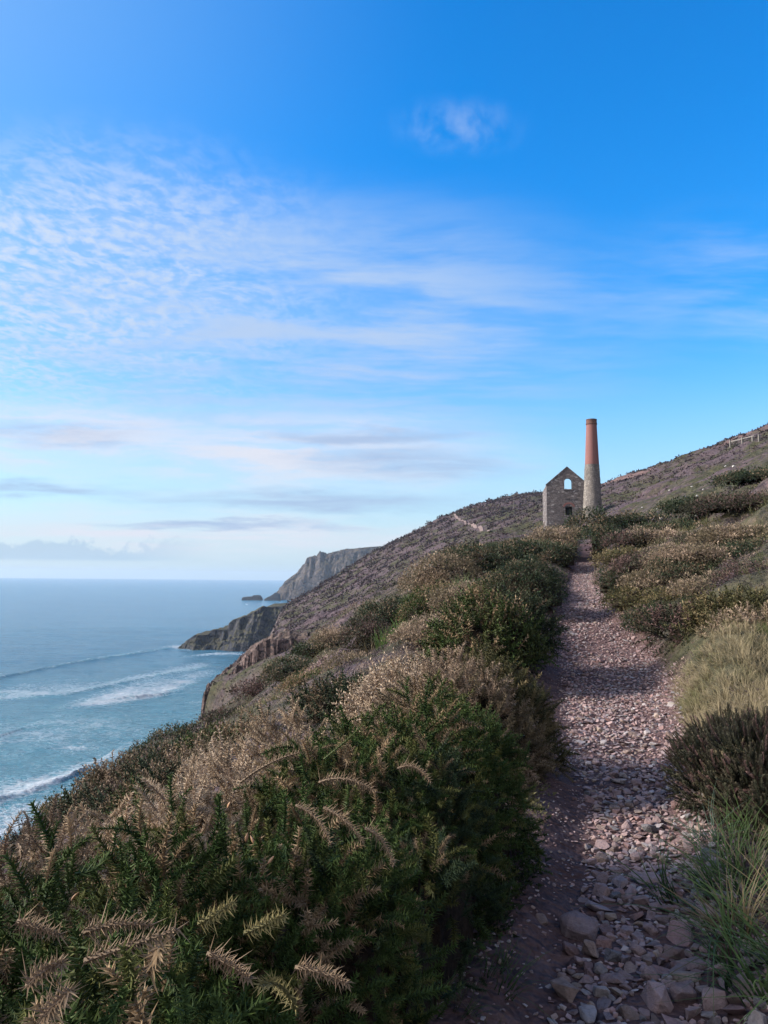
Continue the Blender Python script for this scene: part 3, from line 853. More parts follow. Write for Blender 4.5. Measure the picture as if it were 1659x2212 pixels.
class Bag:
    def __init__(s): s.v, s.f, s.c, s.n = [], [], [], 0
    def add(s, V, Fc, C):
        s.v.append(V); s.f.append(Fc + s.n); s.c.append(C); s.n += len(V)
    def build(s, name, material, parent=None, loc=None):
        V = np.concatenate(s.v)
        if loc is not None:
            V = V - np.asarray(loc)
        tri = [f for f in s.f if f.shape[1] == 3]
        quad = [f for f in s.f if f.shape[1] == 4]
        fl = ([np.concatenate(tri)] if tri else []) + ([np.concatenate(quad)] if quad else [])
        return mesh_obj(name, V, fl, material, parent, col=np.concatenate(s.c))

def shoot(nsp, L, sl, sw, bend, seed, taper=.55):
    """a gorse shoot: bent stem clothed in spines (thin three-sided needles); z is the shoot's direction"""
    g = np.random.default_rng(seed)
    V, Fc, T = [], [], []
    def cen(t): return np.array([bend * L * t * t, 0, L * t * (1 - .12 * bend * t)])
    for i in range(5):                                   # stem
        t = i / 4
        for k in range(3):
            a = k * 2.094
            V.append(cen(t) + np.array([math.cos(a), math.sin(a), 0]) * .0042 * L / .14 * (1 - .6 * t)); T.append(.25 * t)
    for i in range(4):
        for k in range(3):
            a, b = i * 3 + k, i * 3 + (k + 1) % 3
            Fc += [(a, b, b + 3), (a, b + 3, a + 3)]
    for i in range(nsp):
        t = .08 + .95 * (i + g.uniform(0, 1)) / nsp
        a = i * 2.4 + g.uniform(-.3, .3)
        p = cen(min(t, 1.0))
        tz = np.array([2 * bend * t, 0, 1.0]); tz /= np.linalg.norm(tz)
        r = np.array([math.cos(a), math.sin(a), 0]); r -= tz * (r @ tz); r /= np.linalg.norm(r)
        up = g.uniform(.15, .75) + .7 * max(0, t - .8) * 4
        d = r + tz * up; d /= np.linalg.norm(d)
        l = sl * g.uniform(.6, 1.25) * (1 - (1 - taper) * t ** 2)
        s = np.cross(d, tz); s /= np.linalg.norm(s)
        w = sw * g.uniform(.8, 1.2)
        b = len(V)
        q = np.cross(s, d)
        V += [p + s * w, p - s * w * .6 + q * w * .8, p + d * l]
        tv = .35 + .65 * t
        T += [tv * .45, tv * .45, min(1, tv + .2)]
        Fc += [(b, b + 1, b + 2)]
        V += [p - s * w * .6 - q * w * .8]; T += [tv * .45]
        Fc += [(b + 1, b + 3, b + 2), (b + 3, b, b + 2)]
    return np.array(V), np.array(Fc), np.clip(np.array(T), 0, 1)
def leafclump(n, seed, size=.34, flat=.7, long=2.2):
    """a far sprig: thin leaf faces flung out from a point"""
    g = np.random.default_rng(seed)
    V, Fc, T = [], [], []
    for i in range(n):
        d = norm(g.normal(size=3) * np.array([1, 1, flat]) + np.array([0, 0, .55]))
        p = d * g.uniform(.25, 1.0) + g.normal(size=3) * .12
        a = norm(np.cross(d, g.normal(size=3)))
        l = norm(d + g.normal(size=3) * .35)
        s = size * g.uniform(.6, 1.3)
        b = len(V)
        V += [p - a * s / long, p + a * s / long, p + l * s]
        tv = np.clip(.25 + .65 * p[2], 0, 1)
        T += [tv * .6, tv * .6, min(1, tv + .25)]
        Fc += [(b, b + 1, b + 2)]
    return np.array(V), np.array(Fc), np.array(T)
def blades(n, seed, spreadr=.35, w=.012, segs=3, lean=.55):
    """a tuft of arching grass blades, height 1"""
    g = np.random.default_rng(seed)
    V, Fc, T = [], [], []
    for i in range(n):
        a = g.uniform(0, 6.283)
        o = np.array([math.cos(a), math.sin(a), 0]) * spreadr * math.sqrt(g.uniform(0, 1)) * .5
        h = g.uniform(.55, 1.1)
        dr = np.array([math.cos(a + g.uniform(-.8, .8)), math.sin(a + g.uniform(-.8, .8)), 0]) * g.uniform(.2, 1) * lean * 1.6
        s = np.array([-dr[1], dr[0], 0]); s /= max(np.linalg.norm(s), 1e-6)
        b = len(V)
        for k in range(segs + 1):
            t = k / segs
            p = o + dr * t * t * h + np.array([0, 0, h * (t - .42 * lean * t * t)])
            ww = w * (1 - t ** 1.5) + .0008
            V += [p - s * ww, p + s * ww]
            T += [t, t]
        for k in range(segs):
            c = b + 2 * k
            Fc += [(c, c + 1, c + 3, c + 2)]
    return np.array(V), np.array(Fc), np.array(T)
def sprig(n, seed):
    """an upright heather sprig of short leafy side twigs, height 1"""
    g = np.random.default_rng(seed)
    V, Fc, T = [], [], []
    for i in range(n):
        t = (i + g.uniform(0, 1)) / n
        a = i * 2.4
        d = norm(np.array([math.cos(a), math.sin(a), g.uniform(.5, 1.4)]))
        p = np.array([.05 * math.sin(3 * t), .05 * math.cos(4 * t), t])
        s = norm(np.cross(d, [0, 0, 1.0])) * .022
        l = g.uniform(.10, .2) * (1.1 - .6 * t)
        b = len(V)
        V += [p - s, p + s, p + d * l + s * .5, p + d * l - s * .5]
        T += [t * .7, t * .7, t, t]
        Fc += [(b, b + 1, b + 2, b + 3)]
    return np.array(V), np.array(Fc), np.array(T)

SHOOT_HI = [shoot(64, .13, .036, .0030, b, 100 + i) for i, b in enumerate((.0, .25, .5, .15, .7))]
SHOOT_MID = [shoot(40, .15, .036, .0042, b, 120 + i) for i, b in enumerate((.1, .4, .25))]
SHOOT_LO = [shoot(13, .18, .045, .008, b, 130 + i) for i, b in enumerate((.1, .4, .3))]
CLUMP = [leafclump(22, 140 + i, .30, .7, 3.0) for i in range(4)]
TUFT = [blades(14, 150 + i) for i in range(4)]
TUFT_HI = [blades(26, 160 + i, .5, .010, 6, .8) for i in range(3)]
TUFT_FAR = [blades(9, 170 + i, .6, .03, 2, .7) for i in range(3)]
SPRIG = [sprig(70, 180 + i) for i in range(3)]

def plant_material(name, translucent=.25, rough=.6):
    m, t = mat(name)
    c = t.new('ShaderNodeAttribute', attribute_name='Col').outputs['Color']
    p = t.new('ShaderNodeBsdfPrincipled', ins={'Base Color': c, 'Roughness': rough, 'Specular IOR Level': .12}).outputs[0]
    tr = t.new('ShaderNodeBsdfTranslucent', ins={'Color': c}).outputs[0]
    finish(t, t.new('ShaderNodeMixShader', ins={0: translucent, 1: p, 2: tr}).outputs[0])
    return m
LEAF = plant_material('gorse_leaf')
GRASS = plant_material('grass_blade', .35, .5)
TWIG, _t = mat('dead_twig')  # brown dead twigs, darkened to put shade into the gaps between shoots
_P = _t.new('ShaderNodeTexCoord').outputs['Object']
finish(_t, bsdf(_t, _t.ramp(_t.noise(_P, 30, 4, .7), [(.3, (.012, .010, .008)), (.7, (.05, .036, .026))]), .95, .1, bump(_t, _t.noise(_P, 40, 4, .7), 1.0, .03)))

A3 = lambda *c: np.array(c, float)
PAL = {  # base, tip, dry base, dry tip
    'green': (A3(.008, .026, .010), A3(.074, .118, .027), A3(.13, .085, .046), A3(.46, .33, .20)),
    'dark': (A3(.007, .019, .012), A3(.052, .080, .036), A3(.08, .058, .037), A3(.32, .235, .15)),  # dark green gorse, lowered further to carry the near hedge's shade
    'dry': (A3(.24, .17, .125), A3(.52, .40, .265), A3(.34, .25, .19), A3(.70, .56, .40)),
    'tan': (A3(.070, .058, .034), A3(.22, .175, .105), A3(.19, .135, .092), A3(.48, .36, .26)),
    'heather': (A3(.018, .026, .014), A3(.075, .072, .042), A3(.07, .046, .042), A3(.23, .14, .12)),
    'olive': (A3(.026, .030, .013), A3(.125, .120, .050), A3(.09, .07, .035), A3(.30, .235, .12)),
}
BUSHES = []
def dome_r(d, seed):
    return 1 + .27 * fbm(d[:, 0] * 2.2 + seed, d[:, 1] * 2.2, d[:, 2] * 2.2, oct=3, seed=seed) + .07 * vnoise(d[:, 0] * 7 + seed, d[:, 1] * 7, d[:, 2] * 7, seed=seed + 1)
class Bush:
    pass
def plan_bush(u, v, y, rx, kind, label, dry=.25, ry=None, name='gorse_bush', cat='gorse bush', hmax=2.4, hmin=.35, group=None):
    b = Bush()
    if u > 1340 and y > 12:
        yn = raycast(u, v + 16, 5)[1]
        rx, y = rx * min(max(1.25 * yn / y, .75), 1.6), yn
        v -= 15
    elif u < 580 and y > 10:
        yn = raycast(u, v + 24, 6)[1]
        if yn < 60:
            rx, y = rx * min(max(1.1 * yn / y, .75), 1.5), yn
        v += 4
    p = at(u, v, y)
    b.rx, b.ry = rx, (ry or rx * 1.05)
    g = float(ground_h(np.array([p[0]]), np.array([y]))[0])
    p[2] -= .12 if y < 5.2 else .10 + .006 * y
    b.h = min(max(p[2] - g, hmin), hmax)
    b.c = np.array([p[0], y, g if p[2] - g > hmin else p[2] - b.h])
    b.kind, b.label, b.dry, b.name, b.cat, b.y, b.group = kind, label, dry, name, cat, y, group
    b.seed = 300 + len(BUSHES) * 3
    BUSHES.append(b)
    return b
def inside(b, P, k=.86):
    q = (P - b.c) / np.array([b.rx, b.ry, b.h])
    return (q ** 2).sum(1) < k * k
def bank_edge(y):
    return np.interp(y, [.8, 2.2, 2.9, 3.7, 4.3, 5.3], [.0, .16, .34, .66, .88, 1.12])
def grow_bush(b):
    rng = np.random.default_rng(b.seed)
    near = b.y < 5.2
    mid = b.y < 12
    sp = .043 if b.y < 2.5 else .046 if b.y < 3.2 else .05 if near else max(.062, .0072 * b.y)
    area = 2 * math.pi * ((b.rx * b.ry) ** 1.6 / 3 + 2 * ((b.rx + b.ry) / 2 * b.h) ** 1.6 / 3) ** (1 / 1.6)
    n = int(min(area / sp ** 2 * (4.5 if b.kind == 'heather' and b.y < 9 else 1.5), 9000))
    d = norm(rng.normal(size=(n, 3)))
    d[:, 2] = np.abs(d[:, 2]) * 1.06 - .06
    d = norm(d)
    # thin out the side that faces away from the path walker
    tocam = norm((EYE_A - b.c)[None])[0]
    keep = (d @ tocam > -.35) | (rng.uniform(size=n) < .35)
    d = d[keep]
    rr = dome_r(d, b.seed)
    depth = 1 - np.abs(rng.normal(0, .10, len(d)))
    S = np.array([b.rx, b.ry, b.h])
    P = b.c + d * S * (rr * depth)[:, None]
    for o in BUSHES:
        if o is not b and abs(o.c[0] - b.c[0]) < o.rx + b.rx and abs(o.c[1] - b.c[1]) < o.ry + b.ry:
            k = ~inside(o, P, .84)
            P, d, depth = P[k], d[k], depth[k]
    # keep the trodden path clear
    k = (np.abs(P[:, 0] - path_x(P[:, 1])) > path_w(P[:, 1]) * .62 + rng.uniform(0, .12, len(P))) | (P[:, 2] > path_z(P[:, 1]) + 1.0)
    k &= np.hypot(P[:, 0], P[:, 1]) > .55
    if near and b.c[0] < path_x(b.y):
        k &= P[:, 0] < bank_edge(P[:, 1]) - rng.uniform(.02, .16, len(P))
    P, d, depth = P[k], d[k], depth[k]
    N = norm(d / S)
    kz, kn = (.12, .42) if near else (.55, .33)
    out = N * .85 + np.array([0, 0, kz]) + rng.normal(0, kn, P.shape)
    droop = (N[:, 2] < .25) & (rng.uniform(size=len(P)) < .45)
    out[droop] += np.array([0, 0, -.9])
    rot = frames(out, rng)
    pal = PAL[b.kind]
    # tan tips, seaward and above: part wind-burn, part sunlight put into the colour
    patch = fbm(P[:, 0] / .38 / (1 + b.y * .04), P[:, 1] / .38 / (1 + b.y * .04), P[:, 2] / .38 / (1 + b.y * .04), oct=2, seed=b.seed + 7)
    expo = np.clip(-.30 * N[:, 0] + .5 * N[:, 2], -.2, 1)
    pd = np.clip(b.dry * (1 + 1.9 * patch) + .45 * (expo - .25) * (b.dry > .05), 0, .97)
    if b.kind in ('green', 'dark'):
        pd = pd * (.30 + .70 * sstep(expo, .0, .5))  # unexposed side loses tan tips, so its shade is partly painted
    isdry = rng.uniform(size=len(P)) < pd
    semi = rng.uniform(0, .08 if near else .35, len(P))[:, None]
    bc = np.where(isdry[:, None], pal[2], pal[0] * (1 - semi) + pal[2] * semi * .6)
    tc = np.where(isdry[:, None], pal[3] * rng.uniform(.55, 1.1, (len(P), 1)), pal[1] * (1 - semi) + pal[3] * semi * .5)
    if near and b.kind in ('green', 'dark'):      # some shoots are young and yellower
        yl = rng.uniform(size=len(P)) < .22
        tc[yl & ~isdry] = A3(.155, .155, .045)
    bag = Bag()
    if b.kind == 'heather' and b.y < 9:
        T = SPRIG; sc = rng.uniform(.07, .15, len(P))
    elif near:
        T = SHOOT_HI if b.y < 3.4 else SHOOT_MID; sc = rng.uniform(.45, .88, len(P)) if b.y < 2.5 else rng.uniform(.50, .95, len(P))
    elif mid:
        T = SHOOT_MID if b.y < 7.5 else SHOOT_LO; sc = rng.uniform(.7, 1.3, len(P)) * (1 if b.y < 7.5 else b.y / 8)
    else:
        T = CLUMP; sc = rng.uniform(.6, 1.3, len(P)) * sp * 1.25
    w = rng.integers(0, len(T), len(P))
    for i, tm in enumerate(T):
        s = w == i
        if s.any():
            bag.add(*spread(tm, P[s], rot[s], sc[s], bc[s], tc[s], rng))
    root = empty(b.name, b.c, b.label, b.cat, b.group)
    bag.build('foliage', LEAF, root, b.c)
    # twiggy heart
    n1, n2 = 28, 12
    th = np.linspace(0, 2 * math.pi, n1, endpoint=False)
    ph = np.linspace(-.15, math.pi / 2, n2)
    Tm, Pm = np.meshgrid(th, ph)
    D = np.stack([np.cos(Tm) * np.cos(Pm), np.sin(Tm) * np.cos(Pm), np.sin(Pm)], -1).reshape(-1, 3)
    K = D * S * (dome_r(D, b.seed) * ((.58 if b.kind == 'heather' else .70) + .10 * vnoise(D[:, 0] * 9, D[:, 1] * 9, D[:, 2] * 9, seed=5)))[:, None]
    W = K + b.c
    px, pw = path_x(W[:, 1]), path_w(W[:, 1]) * .75
    side = np.sign(b.c[0] - path_x(b.c[1]))
    lim = px + side * pw
    if near and side < 0:
        lim = np.minimum(lim, bank_edge(W[:, 1]) - .16)
    W[:, 0] = np.where((W[:, 0] - lim) * side < 0, lim, W[:, 0])
    i = np.arange(n2 - 1)[:, None] * n1; j = np.arange(n1)[None]; k2 = (j + 1) % n1
    Q = np.stack([i + j, i + k2, i + n1 + k2, i + n1 + j], -1).reshape(-1, 4)
    mesh_obj('twigs', W - b.c, Q, TWIG, root, smooth=False)
    return root

G = 'gorse bushes'
# the near hedge of gorse, left of the path
plan_bush(60, 1875, 1.5, .55, 'green', 'dark green gorse bush filling the bottom left corner with brown spiny shoots', .10)
plan_bush(360, 1785, 1.9, .50, 'green', 'green gorse bush in the near hedge with bare tan gorse just behind it', .14)
plan_bush(300, 2050, 1.05, .42, 'green', 'lowest and closest gorse clump carrying one long arching brown shoot', .14)
plan_bush(640, 1690, 2.15, .50, 'green', 'gorse bush with drooping brown shoots in the middle of the near hedge', .22)
plan_bush(520, 2090, 1.25, .30, 'dark', 'shadowed gorse clump at the bottom edge with a pale shoot pointing right', .18)
plan_bush(700, 1790, 2.15, .32, 'dark', 'dark gorse bush hanging over the shaded bank above the roots', .22)
plan_bush(760, 1560, 3.2, .55, 'green', 'bushy gorse with yellow green shoots standing in front of the dry gorse ridge', .20)
plan_bush(840, 1476, 3.9, .56, 'green', 'tallest near gorse bush on the hedge crest with tan tips', .42)
plan_bush(965, 1445, 4.4, .46, 'green', 'gorse bush bulging towards the path with rows of tan shoots', .38)
plan_bush(945, 1600, 3.3, .34, 'dark', 'dark gorse bush beside the trodden dirt margin of the path', .22)
plan_bush(815, 1990, 2.25, .20, 'dark', 'nearly black low gorse clump above the grassy bank foot', .10)
plan_bush(930, 1760, 2.75, .32, 'dark', 'dark gorse clump trailing stems down the bank to the path edge', .16)
plan_bush(640, 1525, 4.1, .45, 'dry', 'bleached tan gorse at the top end of the dry ridge', .6)
plan_bush(520, 1605, 3.6, .50, 'dry', 'bleached tan gorse in the middle of the dry ridge above the sea', .6)
plan_bush(385, 1680, 3.1, .45, 'dry', 'bleached tan gorse low on the dry ridge behind the green hedge', .6)
plan_bush(240, 1735, 2.9, .42, 'dry', 'tan gorse with pale upright stems near the left end of the dry ridge', .5)
plan_bush(90, 1800, 2.7, .42, 'tan', 'brown gorse at the left end of the dry ridge beside the surf', .5)
# along the bank
plan_bush(1045, 1392, 6.6, .56, 'olive', 'low grassy gorse hummock jutting out over the path bend', .5)
plan_bush(985, 1408, 6.2, .60, 'tan', 'tan gorse bush on the bank behind the tallest near bush', .5)
plan_bush(880, 1425, 7.5, .62, 'dry', 'pale dry gorse bush on the slope edge above the tan ridge', .5)
plan_bush(1045, 1280, 11.0, .75, 'green', 'rounded green gorse bush with a tan crown halfway along the bank', .32)
plan_bush(1105, 1280, 11.5, .58, 'dark', 'dark shaggy gorse bush overhanging the path where it narrows', .12)
plan_bush(960, 1310, 12.5, .8, 'tan', 'straw coloured gorse bush on the bank beside a dead grey shrub', .5)
plan_bush(1143, 1190, 16.5, .92, 'dark', 'tall blue dark gorse bush walling the left side of the upper path', .16)
plan_bush(1095, 1222, 17.5, .95, 'green', 'green and tan gorse bush above the small red bare patch', .4)
plan_bush(1015, 1245, 18.5, .95, 'tan', 'tan topped gorse bush left of the small red bare patch', .42)
plan_bush(945, 1245, 21, 1.0, 'green', 'gorse bush with a spiky pale crown near the outer edge of the bank', .35)
plan_bush(960, 1187, 28, 1.5, 'tan', 'tan and green gorse bush on the outer skyline of the bank', .45)
plan_bush(1050, 1165, 30, 1.9, 'dark', 'broad dark gorse bush on the bank crest below the old trail', .25)
plan_bush(1135, 1158, 32, 1.8, 'dark', 'broad dark gorse bush left of the engine house foot', .22)
plan_bush(1010, 1170, 34, 1.5, 'dark', 'small dark gorse bush peeping over the bank crest', .25)
plan_bush(1205, 1130, 36, 1.8, 'tan', 'tan fringed gorse bush hiding the foot of the engine house', .4)
plan_bush(1275, 1094, 38, 2.0, 'dark', 'high rounded gorse bush in front of the chimney foot', .28)
plan_bush(1208, 1164, 30, 1.0, 'dark', 'dark gorse bush at the top end of the visible path on its left', .12)
plan_bush(1306, 1124, 33, 1.2, 'dark', 'dark gorse bush at the top end of the visible path on its right', .16)
# down the seaward slope
plan_bush(850, 1275, 24, 1.15, 'dark', 'dark green gorse bush on the outer slope with pale spikes above it', .12)
plan_bush(800, 1322, 22, .8, 'heather', 'brownish heather bush on the outer slope', .3, name='heather_bush', cat='heather bush')
plan_bush(745, 1345, 27, 1.1, 'tan', 'tan gorse bush at the lip of the outer slope', .45)
plan_bush(690, 1375, 28, 1.0, 'dark', 'dark gorse bush downhill of the red scree patch', .12)
plan_bush(640, 1412, 26, 1.15, 'dark', 'big dark gorse bush left of the red scree patch', .14)
plan_bush(575, 1455, 30, 1.2, 'heather', 'grey purple heather bush beside the cliff edge', .3, name='heather_bush', cat='heather bush')
plan_bush(510, 1520, 32, 1.3, 'heather', 'dark purple heather bush just above the vertical cliff', .2, name='heather_bush', cat='heather bush')
plan_bush(400, 1556, 30, 1.2, 'dark', 'dark green gorse bush on the slope edge below the vertical cliff', .12)
plan_bush(345, 1592, 27, 1.1, 'dark', 'green gorse bush on the slope edge above the last breaking wave', .15)
plan_bush(255, 1650, 23, .95, 'dark', 'dark gorse bush on the slope edge beside the white surf', .1)
plan_bush(175, 1700, 19, .85, 'green', 'green gorse bush low on the slope edge', .15)
plan_bush(500, 1572, 17, .85, 'green', 'patchy green gorse bush under the tan ridge top', .25)
plan_bush(600, 1545, 11, .6, 'dark', 'dark gorse bush squeezed behind the tan ridge top', .2)
plan_bush(420, 1640, 12, .65, 'dark', 'dark gorse bush between the tan ridge and the slope edge', .2)
plan_bush(745, 1465, 10, .60, 'dark', 'dark gorse bush below the bright green grass patch', .2)
plan_bush(800, 1432, 12, .65, 'olive', 'olive gorse bush beside the bright green grass patch', .35)
# right of the path
plan_bush(1335, 1218, 18.5, .75, 'dark', 'round dark heather shrub where the path narrows on the right', .25, name='heather_bush', cat='heather bush')
plan_bush(1385, 1265, 15.5, .60, 'olive', 'olive green shrub just downhill of the round dark heather shrub', .25)
plan_bush(1645, 1522, 5.25, .58, 'heather', 'big dark heather bush with reddish tips close to the path on the right', .12, name='heather_bush', cat='heather bush', ry=.75)
plan_bush(1830, 1530, 5.4, .60, 'heather', 'dark heather bush cut by the right edge of the frame', .15, name='heather_bush', cat='heather bush')
plan_bush(1420, 1192, 28, 1.2, 'heather', 'brown heather bush low on the right hillside above the olive shrub', .4, name='heather_bush', cat='heather bush')
plan_bush(1350, 1190, 27, .9, 'olive', 'yellowish gorse bush beside the dark bush at the path top', .4)
plan_bush(1500, 1175, 27, 1.3, 'tan', 'pinkish tan gorse bush in the middle of the right hillside', .45)
plan_bush(1600, 1140, 29, 1.5, 'tan', 'pinkish tan gorse bush near the right edge of the hillside', .45)
plan_bush(1475, 1135, 48, 2.3, 'dark', 'long dark gorse bush strewn with white stones on the hillside', .1)
plan_bush(1545, 1085, 62, 3.0, 'dark', 'dark green gorse bush high on the hillside above the white stones', .1)
plan_bush(1380, 1118, 75, 2.4, 'dark', 'dark blue bush standing beside the red scree bank', .1)
plan_bush(1640, 1215, 19, .9, 'heather', 'purple heather clump by the right edge above the grass', .4, name='heather_bush', cat='heather bush')
plan_bush(1640, 1025, 95, 3.0, 'dark', 'dark bush at the right edge below the hilltop', .15)
plan_bush(1470, 1270, 17, .8, 'olive', 'olive green gorse bush amid the grass beyond the wind laid patch', .3)
plan_bush(1560, 1240, 18.5, .9, 'tan', 'tan gorse bush between the grass and the purple heather clump', .45)
plan_bush(1440, 1225, 22, 1.0, 'tan', 'small tan gorse bush uphill of the olive shrub', .4)
plan_bush(1545, 1205, 24, 1.1, 'dark', 'low dark gorse bush under the pinkish tan bushes', .15)
plan_bush(1380, 1155, 42, 1.6, 'heather', 'brown heather bush on the slope right of the chimney foot', .35, name='heather_bush', cat='heather bush')
plan_bush(1420, 1150, 46, 1.6, 'tan', 'dry tan bush right of the brown heather near the chimney', .45)
plan_bush(1600, 1075, 58, 2.2, 'heather', 'purple brown heather bush above the pinkish tan bushes', .3, name='heather_bush', cat='heather bush')
plan_bush(470, 1600, 21, .9, 'tan', 'tan gorse bush on the seaward slope under the heather', .45)
plan_bush(300, 1690, 15, .75, 'dark', 'dark green gorse bush on the seaward slope above the dry ridge end', .2)
plan_bush(380, 1622, 19, .8, 'dark', 'dark gorse bush between two others on the seaward slope', .1)
plan_bush(700, 1430, 16, .8, 'green', 'green gorse bush right beside the red scree patch', .3)
plan_bush(760, 1395, 18, .85, 'tan', 'tan gorse bush uphill of the red scree patch', .5)
plan_bush(620, 1495, 18, .8, 'tan', 'tan gorse bush just below the red scree patch', .4)
plan_bush(1430, 1305, 15, .6, 'dark', 'dark green bush at the upper edge of the wind laid grass', .15)
plan_bush(1590, 1300, 14, .7, 'olive', 'yellowish bush at the right above the wind laid grass', .35)
plan_bush(1500, 1320, 13.5, .55, 'heather', 'low brown heather bush sitting in the pale grass', .3, name='heather_bush', cat='heather bush')
plan_bush(1640, 1330, 13, .6, 'tan', 'tan bush at the right edge just over the pale grass', .45)
plan_bush(1480, 1210, 23, 1.0, 'dark', 'dark bush left of the low one beneath the pinkish tan bushes', .15)
plan_bush(1630, 1170, 22, 1.1, 'dark', 'dark green bush under the right hand pinkish tan bush', .15)
plan_bush(1390, 1205, 26, .9, 'heather', 'purplish heather bush left of the long brown one', .3, name='heather_bush', cat='heather bush')
plan_bush(1550, 1150, 30, 1.3, 'heather', 'grey purple heather bush between the two pinkish tan bushes', .3, name='heather_bush', cat='heather bush')
plan_bush(210, 1700, 20, .8, 'dark', 'dark green gorse bush on the seaward slope straight above the dry ridge end', .15)
plan_bush(290, 1640, 24, .9, 'tan', 'tan gorse bush among dark ones near the slope edge', .45)
plan_bush(440, 1590, 26, .9, 'dark', 'dark gorse bush right under the dark purple heather', .15)
plan_bush(120, 1765, 16, .7, 'heather', 'brown heather bush at the lowest visible point of the slope edge', .3, name='heather_bush', cat='heather bush')
plan_bush(360, 1670, 16, .7, 'green', 'small green gorse bush in the middle of the tan seaward slope', .1)
for b in BUSHES:
    grow_bush(b)

# ------------------------------------------------------------------ ground cover nobody could count
def screen_scatter(n, r0, r1, rng, th=31):
    t = np.radians(rng.uniform(-th, th, n))
    r = np.exp(rng.uniform(math.log(r0), math.log(r1), n))
    return np.sin(t) * r, np.cos(t) * r, r
def off_path(x, y):
    return np.where(y < 44, np.abs(x - path_x(y)) - path_w(y), 9.0)
def patchy(x, y, r, seed, k=1.0):
    s = (.9 + .085 * r) * k
    return fbm(x / s, y / s, oct=4, seed=seed)
def cover(name, label, n, r0, r1, seed, pick, T, size, colour, material, lift=0.0, lean=(.1, 0)):
    rng = np.random.default_rng(seed)
    x, y, r = screen_scatter(n, r0, r1, rng)
    k = (off_path(x, y) > .08) & (coast_x(y) - x < np.where(y < 60, 2.0, .5) + rng.uniform(0, 1, n))
    k &= rng.uniform(size=n) < pick(x, y, r)
    x, y, r = x[k], y[k], r[k]
    z = ground_h(x, y)
    P = np.stack([x, y, z + lift], 1)
    e = .4
    gx = (ground_h(x + e, y) - z) / e
    gy = (ground_h(x, y + e) - z) / e
    nrm = norm(np.stack([-gx, -gy, np.ones_like(gx)], 1))
    rot = frames(nrm * .6 + np.array([lean[0], lean[1], .5]) + rng.normal(0, .18, P.shape), rng)
    b, tp = colour(x, y, r, rng)
    sc = size(r, rng)
    bag = Bag()
    w = rng.integers(0, len(T), len(P))
    for i, tm in enumerate(T):
        s = w == i
        if s.any():
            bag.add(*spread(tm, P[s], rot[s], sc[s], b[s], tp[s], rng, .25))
    o = bag.build(name, material)
    tag(o, label, kind='stuff')
    return o
def mixc(a, b, f): return a * (1 - f[:, None]) + b * f[:, None]
TRAIL = np.array([raycast(u, v, 60) for u, v in [(982, 1111), (985, 1118), (993, 1124), (1004, 1128), (1013, 1134), (1025, 1138), (1040, 1145), (1058, 1151)]])
def make_trail():
    q = np.linspace(0, len(TRAIL) - 1, 60)
    x, y = (np.interp(q, np.arange(len(TRAIL)), TRAIL[:, k]) for k in (0, 1))
    dx, dy = np.gradient(x), np.gradient(y)
    n = np.hypot(dx, dy)
    w = .5 + .2 * fbm(q, q * 0, oct=3, seed=9)
    V = np.concatenate([np.stack([x + s * dy / n * w, y - s * dx / n * w], 1) for s in (-1, -.3, .3, 1)])
    V = np.concatenate([V, (ground_h(V[:, 0], V[:, 1]) + .35)[:, None]], 1)
    m, t = mat('trail_earth')
    P = t.new('ShaderNodeTexCoord').outputs['Object']
    finish(t, bsdf(t, t.ramp(t.noise(P, .8, 5, .6), [(.3, (.16, .115, .105)), (.7, (.25, .19, .17))]), .95, .1))
    tag(mesh_obj('trail', V, grid_faces(4, 60), m, smooth=True), 'thin pale trail crossing the dark far hillside', 'trail', kind='structure')
make_trail()
def right(x, y): return x > path_x(y)

SPECIES = np.array([[.036, .042, .032], [.135, .098, .106], [.34, .255, .20], [.16, .15, .075], [.050, .068, .034], [.21, .155, .14]])
def heath_colour(x, y, r, rng):
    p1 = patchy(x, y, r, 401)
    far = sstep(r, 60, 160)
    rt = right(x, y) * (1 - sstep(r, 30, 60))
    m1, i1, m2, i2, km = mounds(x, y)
    idv = np.where(rng.uniform(size=len(x)) < km, i2, i1) + p1 * .30 + rng.normal(0, .05, len(x))
    # near: every plant; far hill: mostly purple brown heather
    near_t = np.array([0, .16, .36, .52, .68, .82, 2])
    sp = np.digitize(np.clip(idv, 0, 1), near_t) - 1
    order_near = np.array([0, 4, 1, 2, 5, 3])
    order_right = np.array([4, 2, 1, 0, 2, 3])
    order_far = np.array([0, 1, 1, 0, 1, 5])
    u = rng.uniform(size=len(x))
    idx = np.where(u < far, order_far[sp], np.where(u < rt, order_right[sp], order_near[sp]))
    m = np.where(km > .5, m2, m1)
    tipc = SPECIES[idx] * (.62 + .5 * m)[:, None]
    tipc = mixc(tipc, A3(.22, .145, .13), brow_mask(x, y) * .85)
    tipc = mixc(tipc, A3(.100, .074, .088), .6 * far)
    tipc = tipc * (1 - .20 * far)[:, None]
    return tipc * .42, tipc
def pick_heath(x, y, r):
    g = right(x, y) & (r < 12)
    return np.where(g, .35, np.where(right(x, y), 1.0, .7))
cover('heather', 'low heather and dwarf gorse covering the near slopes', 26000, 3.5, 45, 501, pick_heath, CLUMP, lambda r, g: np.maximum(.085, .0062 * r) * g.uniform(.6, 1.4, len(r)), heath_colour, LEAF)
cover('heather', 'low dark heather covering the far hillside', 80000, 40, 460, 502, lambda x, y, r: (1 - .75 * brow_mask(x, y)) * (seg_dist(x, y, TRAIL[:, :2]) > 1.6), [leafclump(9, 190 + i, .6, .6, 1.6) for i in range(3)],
      lambda r, g: .0030 * r * g.uniform(.5, 1.4, len(r)), heath_colour, LEAF, -.30)
